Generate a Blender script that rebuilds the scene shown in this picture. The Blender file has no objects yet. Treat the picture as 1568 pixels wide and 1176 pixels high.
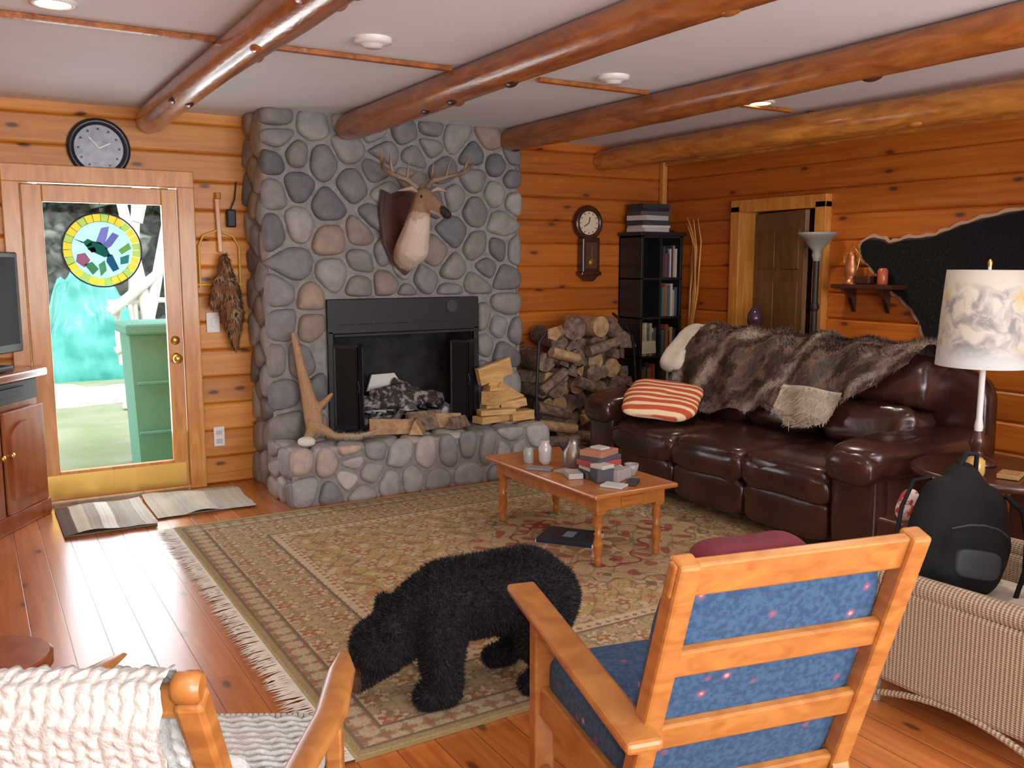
import bpy,bmesh,math,random
import numpy as np
from mathutils import Vector as V, Matrix, Euler, noise
from mathutils.geometry import tessellate_polygon
random.seed(7)
R=math.radians
scn=bpy.context.scene
# ------------------------------------------------------------------ helpers
def link(o): bpy.context.collection.objects.link(o)
def newmat(name):
    m=bpy.data.materials.new(name);m.use_nodes=True
    nt=m.node_tree;b=nt.nodes['Principled BSDF'];return m,nt,b
def mixc(nt,fac,a,b,blend='MIX'):
    n=nt.nodes.new('ShaderNodeMix');n.data_type='RGBA';n.blend_type=blend
    for i,x in ((0,fac),(6,a),(7,b)):
        if isinstance(x,(int,float)): n.inputs[i].default_value=x
        elif isinstance(x,tuple): n.inputs[i].default_value=(x[0],x[1],x[2],1)
        else: nt.links.new(x,n.inputs[i])
    return n.outputs[2]
def mth(nt,op,a,b=None,c=None):
    n=nt.nodes.new('ShaderNodeMath');n.operation=op
    for i,x in enumerate((a,b,c)):
        if x is None: continue
        if isinstance(x,(int,float)): n.inputs[i].default_value=x
        else: nt.links.new(x,n.inputs[i])
    return n.outputs[0]
def mrange(nt,x,a,b,c=0,d=1):
    n=nt.nodes.new('ShaderNodeMapRange');nt.links.new(x,n.inputs[0])
    for i,k in enumerate((a,b,c,d)): n.inputs[i+1].default_value=k
    return n.outputs[0]
def coords(nt,stretch=(1,1,1)):
    t=nt.nodes.new('ShaderNodeTexCoord');mp=nt.nodes.new('ShaderNodeMapping')
    mp.inputs['Scale'].default_value=stretch;nt.links.new(t.outputs['Object'],mp.inputs[0]);return mp.outputs[0]
def noiset(nt,vec,scale,detail=4,dist=0):
    n=nt.nodes.new('ShaderNodeTexNoise');n.inputs['Scale'].default_value=scale;n.inputs['Detail'].default_value=detail
    n.inputs['Distortion'].default_value=dist;nt.links.new(vec,n.inputs['Vector']);return n.outputs[0]
def bumpn(nt,b,h,strength,dist=.01):
    n=nt.nodes.new('ShaderNodeBump');n.inputs['Strength'].default_value=strength;n.inputs['Distance'].default_value=dist
    nt.links.new(h,n.inputs['Height']);nt.links.new(n.outputs[0],b.inputs['Normal'])
def mk(name,col,rough=.5,metal=0,col2=None,vs=8,stretch=(1,1,1),bump=0,bs=60,attr=False,coat=0,emis=0,sheen=0,spec=.5,lo=.35,hi=.65,dist=0):
    m,nt,b=newmat(name);vec=coords(nt,stretch)
    c=None
    if col2 is not None:
        c=mixc(nt,mrange(nt,noiset(nt,vec,vs,5,dist),lo,hi),col,col2)
    if attr:
        a=nt.nodes.new('ShaderNodeVertexColor');a.layer_name='Col'
        c=mixc(nt,1.0,c if c is not None else col,a.outputs[0],'MULTIPLY')
    if c is None: b.inputs['Base Color'].default_value=(*col,1)
    else: nt.links.new(c,b.inputs['Base Color'])
    b.inputs['Roughness'].default_value=rough;b.inputs['Metallic'].default_value=metal
    b.inputs['Coat Weight'].default_value=coat;b.inputs['Coat Roughness'].default_value=.15
    b.inputs['Sheen Weight'].default_value=sheen;b.inputs['Specular IOR Level'].default_value=spec
    if emis:
        b.inputs['Emission Color'].default_value=(*col,1);b.inputs['Emission Strength'].default_value=emis
    if bump: bumpn(nt,b,noiset(nt,vec,bs,4),bump)
    return m
def pine(name,light,dark,plank,floor=False,rough=.4,coat=.3,knot=(.13,.04,.012),off=0):
    m,nt,b=newmat(name)
    t=nt.nodes.new('ShaderNodeTexCoord');s=nt.nodes.new('ShaderNodeSeparateXYZ');nt.links.new(t.outputs['Object'],s.inputs[0])
    x,y,z=s.outputs
    if floor: p=mth(nt,'MULTIPLY',x,1/plank);al=y
    else: p=mth(nt,'MULTIPLY',z,1/plank);al=mth(nt,'ADD',x,y)
    p=mth(nt,'ADD',p,off+100)
    idx=mth(nt,'FLOOR',p)
    w=nt.nodes.new('ShaderNodeTexWhiteNoise');w.noise_dimensions='1D';nt.links.new(idx,w.inputs['W']);wn=w.outputs[0]
    if floor:
        al2=mth(nt,'ADD',mth(nt,'MULTIPLY',al,.45),mth(nt,'MULTIPLY',wn,7));seg=mth(nt,'FLOOR',al2)
        w2=nt.nodes.new('ShaderNodeTexWhiteNoise');w2.noise_dimensions='1D'
        nt.links.new(mth(nt,'ADD',mth(nt,'MULTIPLY',idx,13.7),seg),w2.inputs['W']);wn=w2.outputs[0]
    def vec(sa,sp):
        c=nt.nodes.new('ShaderNodeCombineXYZ')
        nt.links.new(mth(nt,'ADD',mth(nt,'MULTIPLY',al,sa),mth(nt,'MULTIPLY',wn,57)),c.inputs[0])
        nt.links.new(mth(nt,'MULTIPLY',p,sp*plank),c.inputs[1]);return c.outputs[0]
    g=noiset(nt,vec(1.3,24),1,5,.9)
    c=mixc(nt,mrange(nt,g,.3,.78),light,dark)
    g2=noiset(nt,vec(.6,3),1,2)
    c=mixc(nt,mrange(nt,g2,.45,.8,0,.45),c,dark)
    vo=nt.nodes.new('ShaderNodeTexVoronoi');vo.voronoi_dimensions='2D';vo.inputs['Scale'].default_value=1
    nt.links.new(vec(1.7,4.2),vo.inputs['Vector'])
    k=mrange(nt,vo.outputs['Distance'],.035,.08,1,0)
    c=mixc(nt,mrange(nt,vo.outputs['Distance'],.06,.2,.5,0),c,dark)
    c=mixc(nt,k,c,knot)
    tint=mrange(nt,wn,0,1,.82,1.12)
    cc=nt.nodes.new('ShaderNodeCombineXYZ')
    for i in range(3): nt.links.new(tint,cc.inputs[i])
    c=mixc(nt,1.0,c,cc.outputs[0],'MULTIPLY')
    if floor:
        f=mth(nt,'FRACT',p);e=mth(nt,'ABSOLUTE',mth(nt,'SUBTRACT',f,.5));ln=mrange(nt,e,.482,.495,0,1)
        c=mixc(nt,mth(nt,'MULTIPLY',ln,.75),c,(.05,.015,.005))
        bumpn(nt,b,mth(nt,'MULTIPLY',ln,-1),.4,.004)
    nt.links.new(c,b.inputs['Base Color']);b.inputs['Roughness'].default_value=rough;b.inputs['Coat Weight'].default_value=coat
    b.inputs['Coat Roughness'].default_value=.25
    return m
class B:
    def __init__(s): s.v=[];s.f=[];s.m=[];s.sm=[];s.c=[];s.mats=[];s.T=Matrix()
    def mi(s,m):
        if m not in s.mats: s.mats.append(m)
        return s.mats.index(m)
    def add(s,vs,fs,mat,smooth=True,col=(1,1,1),T=None):
        o=len(s.v);M=s.T if T is None else s.T@T
        for q in vs: s.v.append(tuple(M@V(q)))
        if isinstance(col,list): s.c.extend(col)
        else: s.c.extend([col]*len(vs))
        k=s.mi(mat)
        for f in fs: s.f.append(tuple(i+o for i in f));s.m.append(k);s.sm.append(smooth)
    def bm(s,bm,mat,smooth,col=(1,1,1),T=None):
        bm.verts.index_update()
        s.add([v.co[:] for v in bm.verts],[[v.index for v in f.verts] for f in bm.faces],mat,smooth,col,T);bm.free()
    def box(s,c,size,mat,bev=0,rot=(0,0,0),seg=2,col=(1,1,1)):
        b=bmesh.new();bmesh.ops.create_cube(b,size=1)
        bmesh.ops.scale(b,vec=size,verts=b.verts)
        if bev: bmesh.ops.bevel(b,geom=b.edges[:],offset=min(bev,min(size)*.45),segments=seg,affect='EDGES',profile=.5)
        s.bm(b,mat,bool(bev) and seg>2,col,Matrix.Translation(c)@Euler([R(a) for a in rot]).to_matrix().to_4x4())
    def bb(s,x0,x1,y0,y1,z0,z1,mat,bev=0,col=(1,1,1)):
        s.box(((x0+x1)/2,(y0+y1)/2,(z0+z1)/2),(abs(x1-x0),abs(y1-y0),abs(z1-z0)),mat,bev,col=col)
    def beam(s,p0,p1,w,h,mat,bev=.004,up=(0,0,1),col=(1,1,1)):
        p0=V(p0);p1=V(p1);d=p1-p0;L=d.length;d.normalize();u=V(up);sd=d.cross(u)
        if sd.length<1e-4: sd=d.cross(V((0,1,0)))
        sd.normalize();u=sd.cross(d)
        M=Matrix((sd,d,u)).transposed().to_4x4();M.translation=(p0+p1)/2
        b=bmesh.new();bmesh.ops.create_cube(b,size=1);bmesh.ops.scale(b,vec=(w,L,h),verts=b.verts)
        if bev: bmesh.ops.bevel(b,geom=b.edges[:],offset=bev,segments=2,affect='EDGES',profile=.5)
        s.bm(b,mat,False,col,M)
    def tube(s,pts,rad,mat,n=10,col=(1,1,1),caps=True,jit=0,squash=1):
        pts=[V(p) for p in pts];k=len(pts)
        if isinstance(rad,(int,float)): rad=[rad]*k
        vs=[];fs=[];prev=None
        for i,p in enumerate(pts):
            d=(pts[min(i+1,k-1)]-pts[max(i-1,0)]).normalized()
            if prev is None:
                a=V((0,0,1)) if abs(d.z)<.9 else V((1,0,0));sd=d.cross(a).normalized()
            else: sd=(prev-d*prev.dot(d)).normalized()
            prev=sd;u=sd.cross(d)
            for j in range(n):
                a=2*math.pi*j/n;r=rad[i]*(1+jit*(random.random()-.5))
                vs.append(p+sd*math.cos(a)*r+u*math.sin(a)*r*squash)
        for i in range(k-1):
            for j in range(n): fs.append((i*n+j,i*n+(j+1)%n,(i+1)*n+(j+1)%n,(i+1)*n+j))
        s.add(vs,fs,mat,True,col)
        if caps:
            s.add(vs[:n],[tuple(range(n))],mat,False,col);s.add(vs[-n:],[tuple(range(n-1,-1,-1))],mat,False,col)
    def lathe(s,prof,c,mat,n=24,col=(1,1,1),T=None,caps=True):
        vs=[];fs=[];k=len(prof)
        for r,z in prof:
            for j in range(n): a=2*math.pi*j/n;vs.append((r*math.cos(a),r*math.sin(a),z))
        for i in range(k-1):
            for j in range(n): fs.append((i*n+j,i*n+(j+1)%n,(i+1)*n+(j+1)%n,(i+1)*n+j))
        M=Matrix.Translation(c)@(T if T is not None else Matrix())
        s.add(vs,fs,mat,True,col,M)
        if caps:
            s.add(vs[:n],[tuple(range(n-1,-1,-1))],mat,False,col,M);s.add(vs[-n:],[tuple(range(n))],mat,False,col,M)
    def se(s,c,size,mat,e=.35,e2=None,rot=(0,0,0),nu=32,nv=18,col=(1,1,1),wob=0,wf=7):
        e2=e if e2 is None else e2
        a,b,h=[q/2 for q in size]
        sp=lambda x,p:math.copysign(abs(x)**p,x)
        vs=[];fs=[]
        for i in range(nv+1):
            t=-math.pi/2+math.pi*i/nv
            for j in range(nu):
                u=2*math.pi*j/nu
                q=V((a*sp(math.cos(t),e)*sp(math.cos(u),e2),b*sp(math.cos(t),e)*sp(math.sin(u),e2),h*sp(math.sin(t),e)))
                if wob: q+=q.normalized()*wob*noise.noise((q+V(c))*wf)
                vs.append(q)
        for i in range(nv):
            for j in range(nu): fs.append((i*nu+j,i*nu+(j+1)%nu,(i+1)*nu+(j+1)%nu,(i+1)*nu+j))
        s.add(vs,fs,mat,True,col,Matrix.Translation(c)@Euler([R(q) for q in rot]).to_matrix().to_4x4())
    def poly(s,pts,ext,mat,col=(1,1,1),smooth=False):
        n=len(pts);e=V(ext);vs=[V(p) for p in pts]+[V(p)+e for p in pts]
        fs=[tuple(range(n)),tuple(range(2*n-1,n-1,-1))]+[(i,i+n,(i+1)%n+n,(i+1)%n) for i in range(n)]
        s.add(vs,fs,mat,smooth,col)
    def done(s,name,loc=(0,0,0),rz=0,parent=None):
        me=bpy.data.meshes.new(name);me.from_pydata(s.v,[],s.f)
        for m in s.mats: me.materials.append(m)
        me.polygons.foreach_set('material_index',s.m);me.polygons.foreach_set('use_smooth',s.sm)
        ca=me.color_attributes.new('Col','FLOAT_COLOR','POINT')
        arr=np.ones((len(s.v),4),dtype=np.float32);arr[:,:3]=np.array(s.c,dtype=np.float32).reshape(-1,3);ca.data.foreach_set('color',arr.ravel())
        me.update()
        o=bpy.data.objects.new(name,me);link(o);o.location=loc;o.rotation_euler=(0,0,R(rz))
        if parent: o.parent=parent
        return o
def blob(chains,voxel=.012,smooth=6):
    b=bmesh.new()
    for ch in chains:
        for i in range(len(ch)):
            seq=[ch[i]]
            if i+1<len(ch):
                p,q=V(ch[i][:3]),V(ch[i+1][:3]);r0,r1=ch[i][3],ch[i+1][3]
                n=max(1,int((p-q).length/(min(r0,r1)*.3)))
                seq=[(*(p.lerp(q,t/n)),r0+(r1-r0)*t/n) for t in range(n)]
            for x in seq:
                bmesh.ops.create_icosphere(b,subdivisions=2,radius=x[3],matrix=Matrix.Translation(x[:3]))
    me=bpy.data.meshes.new('tmp');b.to_mesh(me);b.free();o=bpy.data.objects.new('tmp',me);link(o)
    m=o.modifiers.new('r','REMESH');m.mode='VOXEL';m.voxel_size=voxel
    m=o.modifiers.new('s','SMOOTH');m.iterations=smooth;m.factor=.5
    dg=bpy.context.evaluated_depsgraph_get();ev=o.evaluated_get(dg);mm=ev.to_mesh()
    vs=[v.co[:] for v in mm.vertices];fs=[tuple(p.vertices) for p in mm.polygons]
    ev.to_mesh_clear();bpy.data.objects.remove(o);return vs,fs
def fur(b,vs,fs,n,L,w,mat,colf,dirv=(0,0,-1),seed=1,lift=.4,rndm=.28):
    rnd=random.Random(seed);vv=np.array([tuple(v) for v in vs]);tr=[]
    for f in fs:
        for k in range(1,len(f)-1): tr.append((f[0],f[k],f[k+1]))
    tr=np.array(tr);a=vv[tr[:,0]];e1=vv[tr[:,1]]-a;e2=vv[tr[:,2]]-a
    nn=np.cross(e1,e2);ar=np.linalg.norm(nn,axis=1);nn/=ar[:,None]+1e-12
    rs=np.random.RandomState(seed);ch=rs.choice(len(tr),n,p=ar/ar.sum())
    r1=rs.rand(n);r2=rs.rand(n);m=r1+r2>1;r1[m]=1-r1[m];r2[m]=1-r2[m]
    P=a[ch]+e1[ch]*r1[:,None]+e2[ch]*r2[:,None];Nn=nn[ch]
    dv=np.array(dirv)[None,:];T=dv-(dv*Nn).sum(1)[:,None]*Nn
    D=Nn*lift+T+rs.randn(n,3)*rndm;D/=np.linalg.norm(D,axis=1)[:,None]
    S=np.cross(D,Nn);S/=np.linalg.norm(S,axis=1)[:,None]+1e-9
    LL=L*(.55+.7*rs.rand(n))[:,None]
    A=P-S*w-Nn*.002;C=P+S*w-Nn*.002;E=P+D*LL
    out=np.stack([A,C,E],1).reshape(-1,3)
    cols=[]
    for i in range(n):
        c=colf(P[i],rnd);cols+= [c,c,c]
    b.add([tuple(q) for q in out],[(3*i,3*i+1,3*i+2) for i in range(n)],mat,True,cols)
# ------------------------------------------------------------------ materials
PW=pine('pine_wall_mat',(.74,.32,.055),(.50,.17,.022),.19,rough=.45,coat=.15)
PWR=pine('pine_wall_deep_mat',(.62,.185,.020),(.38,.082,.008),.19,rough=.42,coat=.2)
PF=pine('pine_floor_mat',(.52,.175,.042),(.32,.085,.020),.135,floor=True,rough=.25,coat=.45)
TRIM=mk('pine_trim_mat',(.66,.30,.065),.35,col2=(.50,.19,.032),vs=4,stretch=(6,6,.8),coat=.3,dist=1)
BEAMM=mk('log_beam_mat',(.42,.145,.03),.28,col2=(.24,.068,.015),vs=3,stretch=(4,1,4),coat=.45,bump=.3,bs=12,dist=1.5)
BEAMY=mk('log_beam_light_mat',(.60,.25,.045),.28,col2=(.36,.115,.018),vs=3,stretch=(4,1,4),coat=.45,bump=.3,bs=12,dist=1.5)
CEIL=mk('ceiling_mat',(.80,.86,.95),.8,col2=(.77,.83,.92),vs=3)
STONE=mk('river_stone_mat',(1,1,1),.65,col2=(.70,.70,.71),vs=14,bump=.6,bs=30,attr=True,lo=.3,hi=.7)
MORT=mk('mortar_mat',(.30,.285,.275),.9,col2=(.21,.20,.195),vs=20,bump=.6,bs=50)
BLK=mk('black_metal_mat',(.010,.010,.011),.5)
SOOT=mk('soot_mat',(.012,.011,.011),.9,col2=(.035,.033,.033),vs=9)
LEATH=mk('leather_mat',(.055,.019,.014),.27,col2=(.03,.011,.009),vs=5,bump=.3,bs=11,coat=.25)
MAPLE=mk('honey_maple_mat',(.46,.17,.038),.3,col2=(.33,.10,.02),vs=4,stretch=(1,6,6),coat=.3,dist=1)
OAK=mk('chair_wood_mat',(.42,.175,.042),.38,col2=(.31,.11,.024),vs=5,stretch=(2,2,5),coat=.2,dist=1)
DKW=mk('dark_wood_mat',(.07,.022,.012),.3,col2=(.04,.012,.008),vs=6,coat=.3)
CABW=mk('cherry_cabinet_mat',(.34,.105,.035),.3,col2=(.24,.06,.02),vs=4,stretch=(4,4,1),coat=.3)
WHITE=mk('white_plastic_mat',(.75,.74,.72),.4)
CREAM=mk('cream_wool_mat',(.74,.70,.62),.9,col2=(.60,.56,.48),vs=12,bump=.5,bs=70,sheen=.2)
KNIT=mk('knit_wool_mat',(.47,.47,.455),.95,col2=(.40,.40,.38),vs=12,bump=.5,bs=90)
ATTR=mk('painted_mat',(1,1,1),.6,attr=True)
ATTRG=mk('glossy_painted_mat',(1,1,1),.25,attr=True)
FURM=mk('fur_mat',(1,1,1),.7,attr=True,spec=.25)
RUGM=mk('rug_wool_mat',(1,1,1),.95,col2=(.86,.86,.86),vs=160,attr=True,bump=.3,bs=300,spec=.1)
BRASS=mk('brass_mat',(.75,.48,.13),.3,metal=.9)
BARK=mk('bark_mat',(.26,.18,.13),.9,col2=(.10,.07,.05),vs=25,bump=.8,bs=40)
CUTW=mk('cut_wood_mat',(.50,.32,.17),.7,col2=(.30,.17,.09),vs=20)
def fabric_blue():
    m,nt,b=newmat('blue_floral_fabric_mat');v=coords(nt)
    c=mixc(nt,mrange(nt,noiset(nt,v,70,4),.4,.6),(.018,.052,.120),(.036,.088,.17))
    vo=nt.nodes.new('ShaderNodeTexVoronoi');vo.inputs['Scale'].default_value=14;nt.links.new(v,vo.inputs['Vector'])
    c=mixc(nt,mrange(nt,vo.outputs['Distance'],.10,.2,1,0),c,(.20,.07,.12))
    c=mixc(nt,mrange(nt,vo.outputs['Distance'],.04,.10,1,0),c,(.45,.30,.33))
    nt.links.new(c,b.inputs['Base Color']);b.inputs['Roughness'].default_value=.9;return m
BLUE=fabric_blue()
def wickerm():
    m,nt,b=newmat('wicker_mat');v=coords(nt)
    w1=nt.nodes.new('ShaderNodeTexWave');w1.bands_direction='Y';w1.inputs['Scale'].default_value=22;nt.links.new(v,w1.inputs['Vector'])
    w2=nt.nodes.new('ShaderNodeTexWave');w2.bands_direction='Z';w2.inputs['Scale'].default_value=45;nt.links.new(v,w2.inputs['Vector'])
    h=mth(nt,'ADD',w1.outputs[1],w2.outputs[1])
    c=mixc(nt,mrange(nt,h,.2,1.4),(.27,.19,.13),(.48,.37,.27));nt.links.new(c,b.inputs['Base Color'])
    b.inputs['Roughness'].default_value=.7;bumpn(nt,b,h,.6,.006);return m
WICK=wickerm()
def glassm():
    m,nt,b=newmat('window_glass_mat');nt.nodes.remove(b);o=nt.nodes['Material Output']
    t=nt.nodes.new('ShaderNodeBsdfTransparent');g=nt.nodes.new('ShaderNodeBsdfGlossy');g.inputs['Roughness'].default_value=.02
    mx=nt.nodes.new('ShaderNodeMixShader');mx.inputs[0].default_value=.004
    nt.links.new(t.outputs[0],mx.inputs[1]);nt.links.new(g.outputs[0],mx.inputs[2]);nt.links.new(mx.outputs[0],o.inputs[0]);return m
GLASS=glassm()
def stainm():
    m,nt,b=newmat('stained_glass_mat');nt.nodes.remove(b);o=nt.nodes['Material Output']
    a=nt.nodes.new('ShaderNodeVertexColor');a.layer_name='Col'
    t=nt.nodes.new('ShaderNodeBsdfTranslucent');g=nt.nodes.new('ShaderNodeBsdfTransparent');d=nt.nodes.new('ShaderNodeBsdfDiffuse')
    for q in (t,g,d): nt.links.new(a.outputs[0],q.inputs[0])
    m1=nt.nodes.new('ShaderNodeMixShader');m1.inputs[0].default_value=.5;nt.links.new(t.outputs[0],m1.inputs[1]);nt.links.new(d.outputs[0],m1.inputs[2])
    m2=nt.nodes.new('ShaderNodeMixShader');m2.inputs[0].default_value=.2;nt.links.new(m1.outputs[0],m2.inputs[1]);nt.links.new(g.outputs[0],m2.inputs[2])
    nt.links.new(m2.outputs[0],o.inputs[0]);return m
STAIN=stainm()
# ------------------------------------------------------------------ room
CZ=2.54;PK=.19
def siding(b,a0,a1,z0,z1,axis,pos,sgn,mat):
    prof=[];i=int(math.floor(z0/PK))
    while i*PK<z1:
        for dz,o in ((0,0),(.006,.012),(.016,.018),(.174,.018),(.184,.012)):
            z=i*PK+dz
            if z0<=z<=z1: prof.append((z,o))
        i+=1
    prof=[(z0,prof[0][1] if prof else .018)]+prof+[(z1,.018)]
    vs=[];fs=[]
    for z,o in prof:
        for a in (a0,a1):
            vs.append((a,pos+sgn*o,z) if axis=='x' else (pos+sgn*o,a,z))
    for k in range(len(prof)-1): fs.append((2*k,2*k+1,2*k+3,2*k+2))
    b.add(vs,fs,mat,False)
b=B()
YB=6.43
for x0,x1,z0,z1 in ((-1.6,.25,0,CZ),(1.30,1.72,0,CZ),(.25,1.30,2.08,CZ)):
    siding(b,x0,x1,z0,z1,'x',YB,-1,PW); b.bb(x0,x1,YB,YB+.14,z0,z1,PW)
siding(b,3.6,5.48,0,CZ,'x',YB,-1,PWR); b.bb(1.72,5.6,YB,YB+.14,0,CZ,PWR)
b.done('wall_back')
b=B();XR=5.48
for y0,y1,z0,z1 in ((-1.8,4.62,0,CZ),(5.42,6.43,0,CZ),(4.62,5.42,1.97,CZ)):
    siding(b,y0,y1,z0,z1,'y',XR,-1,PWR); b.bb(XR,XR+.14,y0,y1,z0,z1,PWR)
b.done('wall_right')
b=B();siding(b,-1.8,6.43,0,CZ,'y',-1.6,1,PW);b.bb(-1.74,-1.6,-1.8,6.43,0,CZ,PW);b.done('wall_left')
b=B()
for x0,x1,z0,z1 in ((-1.6,-.9,0,CZ),(4.4,5.48,0,CZ),(-.9,4.4,0,.5),(-.9,4.4,2.3,CZ)):
    siding(b,x0,x1,z0,z1,'x',-1.8,1,PW); b.bb(x0,x1,-1.94,-1.8,z0,z1,PW)
b.done('wall_front')
b=B()
for x in (-.9,.87,2.63,4.4): b.bb(x-.04,x+.04,-1.88,-1.76,.5,2.3,TRIM,.005)
for z in (.5,2.3): b.bb(-.9,4.4,-1.88,-1.76,z-.04,z+.04,TRIM,.005)
b.done('added_rear_window')  # unseen window, added behind the camera to let sky light in
b=B();b.bb(-1.74,7.4,-1.94,6.57,-.12,0,PF);b.done('floor')
b=B();b.bb(-1.74,5.62,-1.94,6.57,CZ,CZ+.1,CEIL);b.done('ceiling')
b=B();b.bb(5.62,7.4,4.2,4.26,0,2.4,PWR);b.bb(5.62,7.4,5.9,5.96,0,2.4,PWR);b.bb(7.3,7.4,4.2,5.96,0,2.4,PWR);b.bb(5.62,7.4,4.2,5.96,2.4,2.46,PWR);b.done('wall_hallway')
def logbeam(name,x,y0,y1,z,r,mat,sd):
    rnd=random.Random(sd);n=34;pts=[];rad=[]
    for i in range(n+1):
        t=i/n;y=y0+(y1-y0)*t
        pts.append((x+.012*math.sin(5*t+sd),y,z+.008*math.sin(7*t+sd*2)));rad.append(r*(1+.05*math.sin(13*t+sd)+.04*rnd.random())*(1.0 if i<n else .9))
    b=B();b.tube(pts,rad,mat,18,jit=.03)
    for k in range(12):
        y=y0+(y1-y0)*rnd.random();a=rnd.uniform(-2.8,-.3);t=(y-y0)/(y1-y0)
        cx=x+.012*math.sin(5*t+sd);cz=z+.008*math.sin(7*t+sd*2)
        b.se((cx+r*.90*math.cos(a),y,cz+r*.90*math.sin(a)),(.045,.11,.045),DKW if k%3==0 else mat,1,nu=10,nv=8)
    b.done(name)
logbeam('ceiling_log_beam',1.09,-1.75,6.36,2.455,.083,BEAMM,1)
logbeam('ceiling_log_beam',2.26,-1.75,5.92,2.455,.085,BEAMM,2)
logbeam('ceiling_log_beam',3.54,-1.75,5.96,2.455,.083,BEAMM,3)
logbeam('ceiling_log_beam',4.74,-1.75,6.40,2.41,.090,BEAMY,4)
b=B()
for x0,x1 in ((-1.6,1.02),(1.17,2.19),(2.72,3.47),(4.0,4.67),(4.83,5.46)):
    b.bb(x0,x1,4.22,4.26,2.515,2.538,BEAMM,.004)
b.done('trim_1')
b=B();b.beam((5.43,6.38,1.84),(5.43,6.38,2.5),.05,.05,TRIM);b.done('trim_2')
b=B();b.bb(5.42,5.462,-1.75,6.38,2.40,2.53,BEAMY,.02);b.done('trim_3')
BULB=mk('lamp_glow_mat',(1,.86,.62),.4,emis=14)
def spot(name,x,y,on):
    b=B();b.lathe([(.085,0),(.085,-.012),(.066,-.014),(.06,-.004)],(x,y,CZ),WHITE,28,caps=False)
    b.lathe([(.06,-.005),(.03,-.012),(.001,-.014)],(x,y,CZ),BULB,20,caps=False);b.done(name)
    l=bpy.data.lights.new('lamp','SPOT');l.energy=on;l.spot_size=R(150);l.spot_blend=.8;l.color=(1,.86,.66);l.shadow_soft_size=.06
    o=bpy.data.objects.new('recessed_light_lamp',l);link(o);o.location=(x,y,CZ-.03)
spot('recessed_ceiling_light',4.31,4.16,50);spot('recessed_ceiling_light',.36,4.0,50);spot('recessed_ceiling_light',3.1,2.0,40);spot('recessed_ceiling_light',.2,.6,25)
for x,y in ((1.63,3.91),(3.05,4.01)):
    b=B();b.lathe([(.085,0),(.085,-.018),(.06,-.026),(.045,-.03),(.04,-.04),(.001,-.042)],(x,y,CZ),WHITE,28,caps=False);b.done('smoke_detector')
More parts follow.
